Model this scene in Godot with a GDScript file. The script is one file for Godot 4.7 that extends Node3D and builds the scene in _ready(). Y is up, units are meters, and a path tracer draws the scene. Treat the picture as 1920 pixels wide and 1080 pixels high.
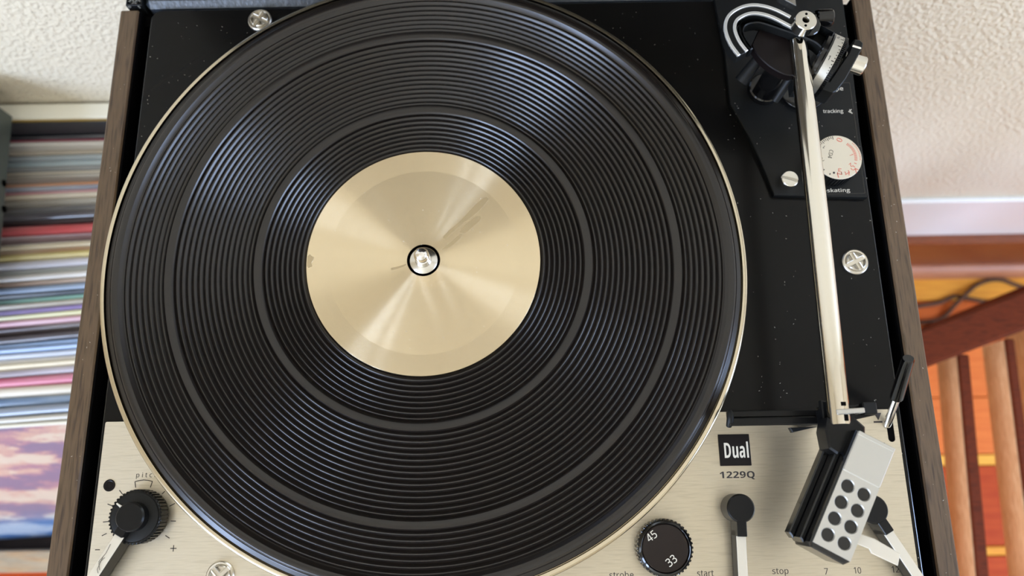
extends Node3D
# A record player seen from above: platter with ribbed mat, tone arm, silver control plate; records in a crate,
# plaster wall, baseboard, plank floor and a slatted bench behind it. Units metres; turntable code works in millimetres.

class Mesher:
	var v := PackedVector3Array()
	var n := PackedVector3Array()
	var t := PackedVector2Array()
	var x := Transform3D.IDENTITY
	func tri(a: Vector3, b: Vector3, c: Vector3, na: Vector3, nb: Vector3, nc: Vector3, ua := Vector2.ZERO, ub := Vector2.ZERO, uc := Vector2.ZERO) -> void:
		var g := (b - a).cross(c - a)
		if g.length_squared() < 1e-30:
			return
		if g.dot(na + nb + nc) < 0.0:
			var s := b; b = c; c = s
			s = nb; nb = nc; nc = s
			var w := ub; ub = uc; uc = w
		v.append(x * a); v.append(x * c); v.append(x * b)
		n.append((x.basis * na).normalized()); n.append((x.basis * nc).normalized()); n.append((x.basis * nb).normalized())
		t.append(ua); t.append(uc); t.append(ub)
	func flat(a: Vector3, b: Vector3, c: Vector3, nn: Vector3) -> void:
		tri(a, b, c, nn, nn, nn, Vector2(a.z, a.x), Vector2(b.z, b.x), Vector2(c.z, c.x))
	func quad(a: Vector3, b: Vector3, c: Vector3, d: Vector3, out: Vector3) -> void:
		var nn := (b - a).cross(c - a)
		if nn.length_squared() < 1e-30:
			nn = (c - a).cross(d - a)
		nn = nn.normalized()
		if nn.dot(out) < 0.0:
			nn = -nn
		flat(a, b, c, nn)
		flat(a, c, d, nn)
	func box(c: Vector3, s: Vector3, bev := 0.0) -> void:
		var h := s / 2.0
		var b: float = min(bev, min(h.x, min(h.y, h.z)) * 0.9)
		var P := func(sx: int, sy: int, sz: int, axis: int) -> Vector3:
			var p := Vector3(h.x - b, h.y - b, h.z - b)
			p[axis] += b
			return c + Vector3(p.x * sx, p.y * sy, p.z * sz)
		for axis in 3:
			var u := (axis + 1) % 3
			var w := (axis + 2) % 3
			for s1 in [-1, 1]:
				var q := []
				for k in [[-1, -1], [1, -1], [1, 1], [-1, 1]]:
					var sg := [0, 0, 0]
					sg[axis] = s1; sg[u] = k[0]; sg[w] = k[1]
					q.append(P.call(sg[0], sg[1], sg[2], axis))
				var o := Vector3.ZERO
				o[axis] = s1
				quad(q[0], q[1], q[2], q[3], o)
		if b <= 0.0:
			return
		for axis in 3:
			var u := (axis + 1) % 3
			var w := (axis + 2) % 3
			for a1 in [-1, 1]:
				for a2 in [-1, 1]:
					var sg := [0, 0, 0]
					sg[u] = a1; sg[w] = a2
					var q := []
					for e in [[-1, u], [1, u], [1, w], [-1, w]]:
						sg[axis] = e[0]
						q.append(P.call(sg[0], sg[1], sg[2], e[1]))
					var o := Vector3.ZERO
					o[u] = a1; o[w] = a2
					quad(q[0], q[1], q[2], q[3], o)
		for sx in [-1, 1]:
			for sy in [-1, 1]:
				for sz in [-1, 1]:
					flat(P.call(sx, sy, sz, 0), P.call(sx, sy, sz, 1), P.call(sx, sy, sz, 2), Vector3(sx, sy, sz).normalized())
	func prism(poly: Array, y0: float, y1: float, bev := 0.0, crease := 0.6, steps := 1) -> void:
		# poly: Vector2(x, z); vertical sides, chamfered upper edge
		var p := PackedVector2Array(poly)
		if Geometry2D.is_polygon_clockwise(p):
			p.reverse()
		var k := p.size()
		var en := []
		for i in k:
			var d := (p[(i + 1) % k] - p[i]).normalized()
			var nn := Vector2(d.y, -d.x)
			if Geometry2D.is_point_in_polygon((p[i] + p[(i + 1) % k]) / 2.0 + nn * 1e-3, p) and not Geometry2D.is_point_in_polygon((p[i] + p[(i + 1) % k]) / 2.0 - nn * 1e-3, p):
				nn = -nn
			en.append(nn)
		var ins := PackedVector2Array()
		var mit := []
		for i in k:
			var a: Vector2 = en[(i + k - 1) % k]
			var b: Vector2 = en[i]
			var m := a + b
			m = m / max(0.35, m.length_squared() / 2.0)
			mit.append(m)
			ins.append(p[i] - m * bev)
		for i in k:
			var j := (i + 1) % k
			var nb: Vector2 = en[i]
			var n0 := nb
			var n1 := nb
			if (en[(i + k - 1) % k] as Vector2).dot(nb) > cos(crease):
				n0 = (nb + en[(i + k - 1) % k]).normalized()
			if (en[j] as Vector2).dot(nb) > cos(crease):
				n1 = (nb + en[j]).normalized()
			var a0 := Vector3(n0.x, 0, n0.y)
			var a1 := Vector3(n1.x, 0, n1.y)
			var lo0 := Vector3(p[i].x, y0, p[i].y)
			var lo1 := Vector3(p[j].x, y0, p[j].y)
			var hi0 := Vector3(p[i].x, y1 - bev, p[i].y)
			var hi1 := Vector3(p[j].x, y1 - bev, p[j].y)
			tri(lo0, lo1, hi1, a0, a1, a1)
			tri(lo0, hi1, hi0, a0, a1, a0)
			if bev > 0.0:
				for st in steps:
					var f0: float = PI / 2 * st / steps
					var f1: float = PI / 2 * (st + 1) / steps
					var g0 := f0 if steps > 1 else PI / 4
					var g1 := f1 if steps > 1 else PI / 4
					var q0: Vector2 = p[i] - mit[i] * bev * (1.0 - cos(f0))
					var q1: Vector2 = p[j] - mit[j] * bev * (1.0 - cos(f0))
					var r0: Vector2 = p[i] - mit[i] * bev * (1.0 - cos(f1))
					var r1: Vector2 = p[j] - mit[j] * bev * (1.0 - cos(f1))
					var ya := y1 - bev + bev * sin(f0)
					var yb := y1 - bev + bev * sin(f1)
					var b0 := a0 * cos(g0) + Vector3.UP * sin(g0)
					var b1 := a1 * cos(g0) + Vector3.UP * sin(g0)
					var c0 := a0 * cos(g1) + Vector3.UP * sin(g1)
					var c1 := a1 * cos(g1) + Vector3.UP * sin(g1)
					tri(Vector3(q0.x, ya, q0.y), Vector3(q1.x, ya, q1.y), Vector3(r1.x, yb, r1.y), b0, b1, c1)
					tri(Vector3(q0.x, ya, q0.y), Vector3(r1.x, yb, r1.y), Vector3(r0.x, yb, r0.y), b0, c1, c0)
		var q := ins if bev > 0.0 else p
		var ix := Geometry2D.triangulate_polygon(q)
		for i in range(0, ix.size(), 3):
			flat(Vector3(q[ix[i]].x, y1, q[ix[i]].y), Vector3(q[ix[i + 1]].x, y1, q[ix[i + 1]].y), Vector3(q[ix[i + 2]].x, y1, q[ix[i + 2]].y), Vector3.UP)
		ix = Geometry2D.triangulate_polygon(p)
		for i in range(0, ix.size(), 3):
			flat(Vector3(p[ix[i]].x, y0, p[ix[i]].y), Vector3(p[ix[i + 1]].x, y0, p[ix[i + 1]].y), Vector3(p[ix[i + 2]].x, y0, p[ix[i + 2]].y), Vector3.DOWN)
	func lathe(prof: Array, segs := 48, crease := 0.7) -> void:
		# prof: Vector2(r, y) from the foot of the outside upwards and inwards; turns about y
		var sn := []
		for i in prof.size() - 1:
			var d: Vector2 = (prof[i + 1] - prof[i])
			sn.append(Vector2(d.y, -d.x).normalized())
		for i in prof.size() - 1:
			var n0: Vector2 = sn[i]
			var n1: Vector2 = sn[i]
			if i > 0 and n0.dot(sn[i - 1]) > cos(crease):
				n0 = (n0 + sn[i - 1]).normalized()
			if i < prof.size() - 2 and n1.dot(sn[i + 1]) > cos(crease):
				n1 = (sn[i] + sn[i + 1]).normalized()
			var p0: Vector2 = prof[i]
			var p1: Vector2 = prof[i + 1]
			for k in segs:
				var f0 := float(k) / segs
				var f1 := float(k + 1) / segs
				var c0 := cos(TAU * f0); var s0 := sin(TAU * f0)
				var c1 := cos(TAU * f1); var s1 := sin(TAU * f1)
				var a := Vector3(p0.x * c0, p0.y, p0.x * s0)
				var b := Vector3(p0.x * c1, p0.y, p0.x * s1)
				var c := Vector3(p1.x * c1, p1.y, p1.x * s1)
				var d := Vector3(p1.x * c0, p1.y, p1.x * s0)
				var na := Vector3(n0.x * c0, n0.y, n0.x * s0)
				var nb := Vector3(n0.x * c1, n0.y, n0.x * s1)
				var nc := Vector3(n1.x * c1, n1.y, n1.x * s1)
				var nd := Vector3(n1.x * c0, n1.y, n1.x * s0)
				tri(a, b, c, na, nb, nc, Vector2(p0.x * 20.0, f0), Vector2(p0.x * 20.0, f1), Vector2(p1.x * 20.0, f1))
				tri(a, c, d, na, nc, nd, Vector2(p0.x * 20.0, f0), Vector2(p1.x * 20.0, f1), Vector2(p1.x * 20.0, f0))
	func tube(pts: Array, r, segs := 12) -> void:
		# round bar along pts; r is a radius or one radius for each point; ends closed
		var k := pts.size()
		var up := Vector3.UP
		var rings := []
		var dirs := []
		for i in k:
			var d: Vector3 = (pts[min(i + 1, k - 1)] - pts[max(i - 1, 0)]).normalized()
			if i == 0 and abs(d.dot(up)) > 0.9:
				up = Vector3.RIGHT
			var sx := d.cross(up).normalized()
			up = sx.cross(d).normalized()
			var rr: float = r[i] if r is Array else r
			var ring := []
			for s in segs:
				var a := TAU * s / segs
				var o := sx * cos(a) + up * sin(a)
				ring.append([pts[i] + o * rr, o])
			rings.append(ring); dirs.append(d)
		for i in k - 1:
			for s in segs:
				var a = rings[i][s]; var b = rings[i][(s + 1) % segs]
				var c = rings[i + 1][(s + 1) % segs]; var d = rings[i + 1][s]
				tri(a[0], b[0], c[0], a[1], b[1], c[1])
				tri(a[0], c[0], d[0], a[1], c[1], d[1])
		for s in segs:
			var e := (s + 1) % segs
			flat(pts[0], rings[0][s][0], rings[0][e][0], -dirs[0])
			flat(pts[k - 1], rings[k - 1][s][0], rings[k - 1][e][0], dirs[k - 1])
	func strip(pts: Array, half: float, y0: float, y1: float, bev := 0.0) -> void:
		# upright band of constant width that follows a plan curve (Vector2 x, z)
		var k := pts.size()
		var left := []
		var right := []
		for i in k:
			var d: Vector2 = (pts[min(i + 1, k - 1)] - pts[max(i - 1, 0)]).normalized()
			var o := Vector2(-d.y, d.x) * half
			left.append(pts[i] + o); right.append(pts[i] - o)
		right.reverse()
		prism(left + right, y0, y1, bev)
	func make() -> ArrayMesh:
		var a := []
		a.resize(Mesh.ARRAY_MAX)
		a[Mesh.ARRAY_VERTEX] = v; a[Mesh.ARRAY_NORMAL] = n; a[Mesh.ARRAY_TEX_UV] = t
		var m := ArrayMesh.new()
		m.add_surface_from_arrays(Mesh.PRIMITIVE_TRIANGLES, a)
		return m

const MM := 0.001
var rng := RandomNumberGenerator.new()
var used := {}
var mt := {}
var arm_y := 45.0

# ---------------------------------------------------------------- naming and assembly
func numbered(called: String) -> String:
	var k: int = used.get(called, -1) + 1
	used[called] = k
	return called if k == 0 else "%s_%03d" % [called, k]

func tag(o: Node, label: String, category := "", group := "", kind := "") -> Node:
	if label: o.set_meta("label", label)
	if category: o.set_meta("category", category)
	if group: o.set_meta("group", group)
	if kind: o.set_meta("kind", kind)
	return o

func thing(called: String, label: String, category: String, at := Vector3.ZERO, group := "") -> Node3D:
	var o := Node3D.new()
	o.name = numbered(called)
	o.position = at
	add_child(o)
	tag(o, label, category, group)
	return o

func put(called: String, m, material: Material, parent: Node, at := Vector3.ZERO) -> MeshInstance3D:
	var o := MeshInstance3D.new()
	o.name = called if parent != self else numbered(called)
	o.mesh = m.make() if m is Mesher else m
	o.material_override = material
	o.position = at
	o.cast_shadow = GeometryInstance3D.SHADOW_CASTING_SETTING_ON
	parent.add_child(o, true)
	return o

func mm() -> Mesher:
	var m := Mesher.new()
	m.x = Transform3D(Basis.from_scale(Vector3.ONE * MM), Vector3.ZERO)
	return m

func at_mm(m: Mesher, x: float, y: float, z: float, turn := 0.0) -> Mesher:
	m.x = Transform3D(Basis(Vector3.UP, turn).scaled_local(Vector3.ONE * MM), Vector3(x, y, z) * MM)
	return m

func circle(r: float, segs := 32, c := Vector2.ZERO) -> Array:
	var a := []
	for i in segs:
		a.append(c + Vector2(cos(TAU * i / segs), sin(TAU * i / segs)) * r)
	return a

func rounded(x0: float, z0: float, x1: float, z1: float, r: float, segs := 8) -> Array:
	var a := []
	for q in [[x1 - r, z1 - r, 0.0], [x0 + r, z1 - r, PI / 2], [x0 + r, z0 + r, PI], [x1 - r, z0 + r, PI * 1.5]]:
		for i in segs + 1:
			var an: float = q[2] + PI / 2 * i / segs
			a.append(Vector2(q[0] + r * cos(an), q[1] + r * sin(an)))
	return a

func pts2(s: String) -> Array:
	var a := []
	for w in s.split(" ", false):
		var c := w.split(",")
		a.append(Vector2(float(c[0]), float(c[1])))
	return a

func curve2(p: Array, steps := 8) -> Array:
	var a := []
	for i in p.size() - 1:
		for k in steps:
			a.append((p[i] as Vector2).cubic_interpolate(p[i + 1], p[max(i - 1, 0)], p[min(i + 2, p.size() - 1)], float(k) / steps))
	a.append(p[-1])
	return a

func writing(parent: Node, s: String, cx: float, y: float, cz: float, wide: float, high: float, material: Material, turn := 0.0, bold := false, called := "lettering") -> MeshInstance3D:
	# flat raised print lying on a horizontal face, fitted to a width and a height in millimetres
	var f := SystemFont.new()
	f.font_names = PackedStringArray(["Droid Sans"])
	f.font_weight = 700 if bold else 400
	var tm := TextMesh.new()
	tm.font = f; tm.text = s; tm.font_size = 64; tm.pixel_size = 0.001; tm.depth = 0.002; tm.curve_step = 1.0
	var b := tm.get_aabb()
	var sx: float = wide * MM / max(b.size.x, 1e-4)
	var sy: float = high * MM / max(b.size.y, 1e-4)
	var o := MeshInstance3D.new()
	o.name = called
	o.mesh = tm
	o.material_override = material
	var base := Basis(Vector3.UP, turn) * Basis(Vector3.RIGHT, -PI / 2)
	o.transform = Transform3D(base * Basis.from_scale(Vector3(sx, sy, 0.05)), Vector3(cx, y, cz) * MM)
	o.transform.origin -= o.transform.basis * (b.position + b.size / 2.0)
	o.transform.origin.y = y * MM
	parent.add_child(o, true)
	return o

# ---------------------------------------------------------------- materials
func noise(freq: float, sd: int, cols: Array, octaves := 4, size := 512, typ := FastNoiseLite.TYPE_SIMPLEX_SMOOTH) -> NoiseTexture2D:
	var f := FastNoiseLite.new()
	f.seed = sd; f.frequency = freq; f.noise_type = typ; f.fractal_octaves = octaves
	var t := NoiseTexture2D.new()
	t.width = size; t.height = size; t.seamless = true; t.noise = f
	if cols:
		var g := Gradient.new()
		var off := PackedFloat32Array()
		var cc := PackedColorArray()
		for i in cols.size():
			off.append(0.15 + 0.7 * i / (cols.size() - 1.0)); cc.append(cols[i])
		g.offsets = off; g.colors = cc
		t.color_ramp = g
	return t

func mat(called: String, c: Color, rough: float, metal := 0.0, spec := 0.5) -> StandardMaterial3D:
	var m := StandardMaterial3D.new()
	m.resource_name = called
	m.albedo_color = c; m.roughness = rough; m.metallic = metal; m.metallic_specular = spec
	mt[called] = m
	return m

func grained(m: StandardMaterial3D, tex: Texture2D, scale: Vector3) -> StandardMaterial3D:
	m.albedo_texture = tex
	m.uv1_triplanar = true
	m.uv1_scale = scale
	return m

func relief(m: StandardMaterial3D, tex: Texture2D, cm: float, scale := Vector3.ZERO) -> void:
	m.heightmap_enabled = true
	m.heightmap_texture = tex
	m.heightmap_scale = cm
	if scale != Vector3.ZERO:
		m.uv1_triplanar = true
		m.uv1_scale = scale

func materials() -> void:
	var w := Color.WHITE
	grained(mat("walnut", w, 0.42), noise(0.02, 3, [Color("3c2b1c"), Color("523f2c"), Color("5e4933"), Color("56432f"), Color("46341f")], 5), Vector3(34, 34, 2.6))
	mat("pit", Color("0b0a0a"), 0.9, 0.0, 0.1)
	mat("black_paint", Color("100f0e"), 0.22, 0.0, 0.27)
	mat("black_edge", Color("4c4e52"), 0.16, 1.0)
	mat("black_plastic", Color("0f0f0f"), 0.30, 0.0, 0.32)
	mat("black_satin", Color("0f1010"), 0.48, 0.0, 0.35)
	mat("black_gloss", Color("0c0b0b"), 0.12, 0.0, 0.5)
	mat("mat_rubber", Color("17120f"), 0.26, 0.0, 0.5)
	var f := grained(mat("brushed_plate", w, 0.42, 1.0), noise(0.03, 21, [Color("bcb3a1"), Color("c8bfad"), Color("c2b9a6")], 5, 512), Vector3(3, 3, 160))
	f.uv1_triplanar = false
	f.uv1_scale = Vector3(0.05, 0.003, 1)
	f.anisotropy_enabled = true; f.anisotropy = 0.6
	var d := mat("turned_disc", Color("d6c5a6"), 0.26, 1.0)
	d.anisotropy_enabled = true; d.anisotropy = 0.97
	d.normal_enabled = true
	d.normal_texture = turned_grooves()
	d.normal_scale = 0.9
	mat("glue_film", Color("b9a88a"), 0.36, 1.0)
	mat("platter_rim", Color("c8bda6"), 0.22, 1.0)
	mat("chrome", Color("e4e2df"), 0.07, 1.0)
	mat("arm_tube", Color("dbd6cb"), 0.10, 1.0)
	mat("nickel", Color("cfcbc2"), 0.22, 1.0)
	mat("screw_metal", Color("cfc9bd"), 0.34, 1.0)
	mat("satin_silver", Color("b9b6ae"), 0.42, 0.85)
	mat("cream_paint", Color("cabfab"), 0.5)
	mat("white_strip", Color("dcdad4"), 0.3, 0.6)
	mat("dial_white", Color("cdc0a8"), 0.45)
	mat("ink_dark", Color("2b2524"), 0.6)
	mat("ink_red", Color("c9503f"), 0.6)
	mat("ink_light", Color("d8d0c0"), 0.6)
	mat("badge_black", Color("120d0d"), 0.35, 0.0, 0.3)
	mat("smoked_lens", Color("1d1512"), 0.08, 0.0, 0.35)
	mat("grille_wire", Color("6a6a66"), 0.5)
	mat("smoked_lid", Color("17120e"), 0.12)
	mat("lint", Color("cfc8bc"), 0.9)
	var lv := mat("leatherette", Color("343a42"), 0.40, 0.0, 0.6)
	relief(lv, noise(0.05, 31, [], 3, 256, FastNoiseLite.TYPE_CELLULAR), 0.03, Vector3.ONE * 30)
	# room
	var pl := mat("plaster", Color("e2d7c1"), 0.75)
	relief(pl, noise(0.045, 12, [], 5, 512), 0.13, Vector3.ONE * 8.0)
	mat("white_trim", Color("f0f0ee"), 0.25)
	mat("ceiling_paint", Color("e8dcc4"), 0.9)
	mat("room_paint", Color("dfd2b8"), 0.85)
	grained(mat("baseboard_wood", w, 0.4), noise(0.02, 44, [Color("6e3418"), Color("85431f"), Color("743a1c"), Color("8b4a26")]), Vector3(1.5, 25, 25))
	grained(mat("quarter_round", w, 0.4), noise(0.02, 45, [Color("a8694a"), Color("b67a58")]), Vector3(1.5, 25, 25))
	var tones := [["d98f35", "e8a23c"], ["b9551f", "c96528"], ["d06a2f", "dd7838"], ["a83c12", "b84a1a"], ["e6a23f", "eeb04a"]]
	for i in tones.size():
		grained(mat("plank_%d" % i, w, 0.55, 0.0, 0.3), noise(0.02, 50 + i, [Color(tones[i][0]), Color(tones[i][1])]), Vector3(1.2, 14, 14))
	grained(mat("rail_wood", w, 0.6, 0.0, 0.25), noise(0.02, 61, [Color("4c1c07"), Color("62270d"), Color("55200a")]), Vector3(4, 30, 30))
	grained(mat("slat_wood", w, 0.5), noise(0.015, 62, [Color("dca470"), Color("ecba86"), Color("d49a68"), Color("f2c692")]), Vector3(25, 25, 3))
	mat("added_rug_wool", Color("b9b2a2"), 0.95)
	mat("cable", Color("5c4335"), 0.8, 0.0, 0.25)
	mat("crate_white", Color("fbf7e8"), 0.5)
	grained(mat("crate_ply", w, 0.6), noise(0.02, 71, [Color("a8784a"), Color("c2a27a"), Color("9a8b74"), Color("b9ab94")]), Vector3(1.5, 60, 60))
	mat("card_gold", Color("b3954a"), 0.6)
	mat("card_charcoal", Color("3b3c42"), 0.5)
	mat("crate_dark", Color("20181a"), 0.7)
	var gm := mat("grey_metal", Color("5c6664"), 0.45, 0.3)
	relief(gm, noise(0.2, 77, [], 2, 256), 0.006, Vector3.ONE * 25)
	grained(mat("stand_wood", w, 0.5), noise(0.015, 81, [Color("4b3423"), Color("5d422d")]), Vector3(2, 20, 20))

func turned_grooves() -> ImageTexture:
	# fine lathe marks: each column is one ring, its slope along the radius
	rng.seed = 9
	var im := Image.create(1024, 4, false, Image.FORMAT_RGB8)
	for x in 1024:
		var s := clampf(rng.randfn(0.0, 0.28), -0.8, 0.8)
		for y in 4:
			im.set_pixel(x, y, Color(0.5 + 0.5 * s, 0.5, 0.5 + 0.5 * sqrt(1.0 - s * s)))
	return ImageTexture.create_from_image(im)

func sky_print() -> ImageTexture:
	# the printed front of the nearest sleeve: sunset clouds over a blue lower edge
	var a := FastNoiseLite.new()
	a.seed = 5; a.frequency = 0.012; a.fractal_octaves = 5; a.domain_warp_enabled = true; a.domain_warp_amplitude = 40
	var im := Image.create(320, 320, false, Image.FORMAT_RGB8)
	for y in 320:
		for x in 320:
			var v := y / 320.0
			var q := a.get_noise_2d(x * 0.8, y * 1.35) * 1.25 + 0.12 * sin(y * 0.05)
			var c := Color("8f7f9d").lerp(Color("b98d9d"), smoothstep(-0.3, -0.05, q))
			c = c.lerp(Color("dcb3a5"), smoothstep(-0.05, 0.12, q)).lerp(Color("e6d5c2"), smoothstep(0.14, 0.34, q))
			c = c.lerp(Color("5f86bd").lerp(Color("b9c6dc"), smoothstep(-0.1, 0.25, q)), smoothstep(0.66, 0.86, v))
			im.set_pixel(x, y, c.darkened(0.1))
	return ImageTexture.create_from_image(im)

func _ready() -> void:
	# ---------------- camera
	var cam := Camera3D.new()
	cam.name = "camera"
	cam.fov = 41.183
	cam.near = 0.02
	var ca := CameraAttributesPhysical.new()
	ca.frustum_focal_length = 31.94
	ca.exposure_aperture = 9.5
	ca.frustum_focus_distance = 0.345
	cam.attributes = ca
	add_child(cam)
	cam.transform = Transform3D(Basis(Vector3(0.99985571, -0.0073219, 0.01532828), Vector3(0.01669228, 0.25605477, -0.96651814), Vector3(0.00315187, 0.96663455, 0.25614004)).orthonormalized(), Vector3(0.0425946, 0.36506, 0.10582))
	# ---------------- sky, exposure
	var we := WorldEnvironment.new()
	we.name = "environment"
	var e := Environment.new()
	var sk := Sky.new()
	var ps := ProceduralSkyMaterial.new()
	ps.sky_top_color = Color("7fb0ea"); ps.sky_horizon_color = Color("dbe8f7"); ps.ground_horizon_color = Color("b9b6a8"); ps.ground_bottom_color = Color("7d7a68")
	ps.sky_energy_multiplier = 1.0
	sk.sky_material = ps
	e.background_mode = Environment.BG_SKY
	e.sky = sk
	e.tonemap_mode = Environment.TONE_MAPPER_LINEAR
	e.tonemap_exposure = 1.45
	e.sdfgi_enabled = true; e.ssao_enabled = true; e.ssil_enabled = true
	we.environment = e
	add_child(we)
	# ---------------- daylight through the two windows (in the wall to the left of the viewer and in the wall on the right)
	daylight("window_daylight_near", Vector3(-1.495, 0.72, 2.08), Vector3(1, 0, 0), Vector2(0.5, 1.06), Color("c4daff"), 4.4)
	daylight("window_daylight_left", Vector3(-1.495, 0.72, 1.27), Vector3(1, 0, 0), Vector2(0.5, 1.06), Color("c4daff"), 2.9)
	daylight("window_daylight_right", Vector3(1.895, 0.62, 0.58), Vector3(-1, 0, 0), Vector2(0.84, 1.06), Color("c4daff"), 3.2)
	materials()
	room()
	bench()
	crate_and_records()
	metal_box()
	stand()
	back_case()
	turntable()
	platter_mat()
	dust()

func daylight(called: String, at: Vector3, towards: Vector3, size: Vector2, c: Color, energy: float) -> void:
	var l := AreaLight3D.new()
	l.name = called
	l.area_size = size
	l.light_color = c
	l.light_energy = energy
	l.shadow_enabled = true
	l.area_range = 12.0
	l.area_attenuation = 2.0
	add_child(l)
	l.look_at_from_position(at, at + towards, Vector3.UP)

# ---------------------------------------------------------------- the room
const FLOOR_Y := -0.72
const WALL_Z := -0.217

func shell(called: String, a: Vector3, b: Vector3, material: Material) -> MeshInstance3D:
	var m := Mesher.new()
	m.box((a + b) / 2.0, (b - a).abs())
	var o := put(called, m, material, self)
	tag(o, "", "", "", "structure")
	return o

func walled_window(side: String, x0: float, x1: float, z0: float, z1: float, y0: float, y1: float, n: int) -> void:
	# a side wall between x0 and x1 built round one window opening
	var m := Mesher.new()
	var top := 1.75
	m.box(Vector3((x0 + x1) / 2, (FLOOR_Y + y0) / 2, 1.2), Vector3(x1 - x0, y0 - FLOOR_Y, 2.9))
	m.box(Vector3((x0 + x1) / 2, (top + y1) / 2, 1.2), Vector3(x1 - x0, top - y1, 2.9))
	m.box(Vector3((x0 + x1) / 2, (y0 + y1) / 2, (-0.25 + z0) / 2), Vector3(x1 - x0, y1 - y0, z0 + 0.25))
	m.box(Vector3((x0 + x1) / 2, (y0 + y1) / 2, (2.65 + z1) / 2), Vector3(x1 - x0, y1 - y0, 2.65 - z1))
	tag(put("wall_" + side, m, mt.room_paint, self), "", "", "", "structure")
	var f := Mesher.new()
	var xm := (x0 + x1) / 2
	for q in [[z0 + 0.02, 0.04, (y0 + y1) / 2, y1 - y0], [z1 - 0.02, 0.04, (y0 + y1) / 2, y1 - y0]]:
		f.box(Vector3(xm, q[2], q[0]), Vector3(0.06, q[3], q[1]), 0.005)
	if z1 - z0 > 1.0:
		f.box(Vector3(xm, (y0 + y1) / 2, (z0 + z1) / 2), Vector3(0.08, y1 - y0, 0.30), 0.005)
	for q in [y0 + 0.02, y1 - 0.02]:
		f.box(Vector3(xm, q, (z0 + z1) / 2), Vector3(0.06, 0.04, z1 - z0 - 0.08), 0.005)
	tag(put("window_%d" % n, f, mt.white_trim, self), "", "", "", "structure")

func room() -> void:
	shell("wall_back", Vector3(-1.6, FLOOR_Y - 0.02, WALL_Z - 0.1), Vector3(2.0, 1.75, WALL_Z), mt.plaster)
	shell("wall_front", Vector3(-1.6, FLOOR_Y - 0.02, 2.6), Vector3(2.0, 1.75, 2.7), mt.room_paint)
	walled_window("left", -1.6, -1.5, 0.95, 2.4, 0.17, 1.27, 1)
	walled_window("right", 1.9, 2.0, 0.12, 1.04, 0.07, 1.17, 2)
	shell("ceiling", Vector3(-1.6, 1.75, WALL_Z - 0.1), Vector3(2.0, 1.85, 2.7), mt.ceiling_paint)
	# floor: boards run along the wall
	var fl := shell("floor", Vector3(-1.6, FLOOR_Y - 0.06, WALL_Z - 0.1), Vector3(2.0, FLOOR_Y - 0.016, 2.7), mt.crate_dark)
	var edges := [-0.217, -0.1525, -0.092, -0.012, 0.0665, 0.0815, 0.187, 0.199]
	var tone := [0, 1, 2, 2, 4, 3, 0]
	while edges[-1] < 2.5:
		edges.append(edges[-1] + 0.083)
		tone.append([2, 3, 1, 2, 3][edges.size() % 5])
	for i in edges.size() - 1:
		var m := Mesher.new()
		m.box(Vector3(0.2, FLOOR_Y - 0.008, (edges[i] + edges[i + 1]) / 2), Vector3(3.38, 0.016, edges[i + 1] - edges[i] - 0.0012), 0.001)
		put("plank", m, mt["plank_%d" % tone[i]], fl)
	var rg := thing("added_rug", "plain beige woven floor cover on the floor boards in front of the record player", "added_rug", Vector3(0.2, FLOOR_Y, 1.50))  # unseen floor cover, added to neutralise the orange bounce light from the boards
	var rm := Mesher.new()
	rm.box(Vector3(0, 0.004, 0), Vector3(3.0, 0.008, 2.06), 0.002)
	put("pile", rm, mt.added_rug_wool, rg)
	# right of the crate: painted band, wooden baseboard, quarter round
	var t := Mesher.new()
	t.box(Vector3(1.05, -0.535, WALL_Z + 0.003), Vector3(1.7, 0.124, 0.006), 0.002)
	tag(put("trim_1", t, mt.white_trim, self), "", "", "", "structure")
	var b := Mesher.new()
	b.box(Vector3(0.2, (-0.597 + FLOOR_Y) / 2, WALL_Z + 0.0085), Vector3(3.39, -0.597 - FLOOR_Y, 0.017), 0.003)
	tag(put("baseboard_back", b, mt.baseboard_wood, self), "", "", "", "structure")
	var q := Mesher.new()
	var pr := []
	for i in 9:
		pr.append(Vector2(sin(PI / 2 * i / 8) * 0.016, cos(PI / 2 * i / 8) * 0.018))
	for i in 8:
		var a: Vector2 = pr[i]
		var c: Vector2 = pr[i + 1]
		q.quad(Vector3(-1.49, FLOOR_Y + a.y, WALL_Z + 0.017 + a.x), Vector3(1.89, FLOOR_Y + a.y, WALL_Z + 0.017 + a.x), Vector3(1.89, FLOOR_Y + c.y, WALL_Z + 0.017 + c.x), Vector3(-1.49, FLOOR_Y + c.y, WALL_Z + 0.017 + c.x), Vector3(0, a.y, a.x + 0.001))
	tag(put("trim_2", q, mt.quarter_round, self), "", "", "", "structure")
	# two cords lying on the boards
	var c1 := curve2(pts2("560,-132 600,-138 630,-144 656,-148 680,-157 703,-153 740,-144 777,-138 840,-130"))
	var c2 := curve2(pts2("560,-116 600,-116 621,-119 656,-125 683,-150 718,-175 750,-181 779,-170 840,-150"))
	for k in 2:
		var m := Mesher.new()
		var p := []
		for w in (c1 if k == 0 else c2):
			var lift := 0.0
			if k == 1:
				lift = 0.0062 * exp(-pow((w.x - 686.0) / 18.0, 2.0))
			p.append(Vector3(w.x * MM, FLOOR_Y + 0.0032 + lift, w.y * MM))
		m.tube(p, 0.003, 10)
		tag(put("cord", m, mt.cable, self), ["thin brown cord lying nearly straight across the floor boards", "brown cord on the floor boards, looping up towards the baseboard"][k], "cord")

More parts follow.
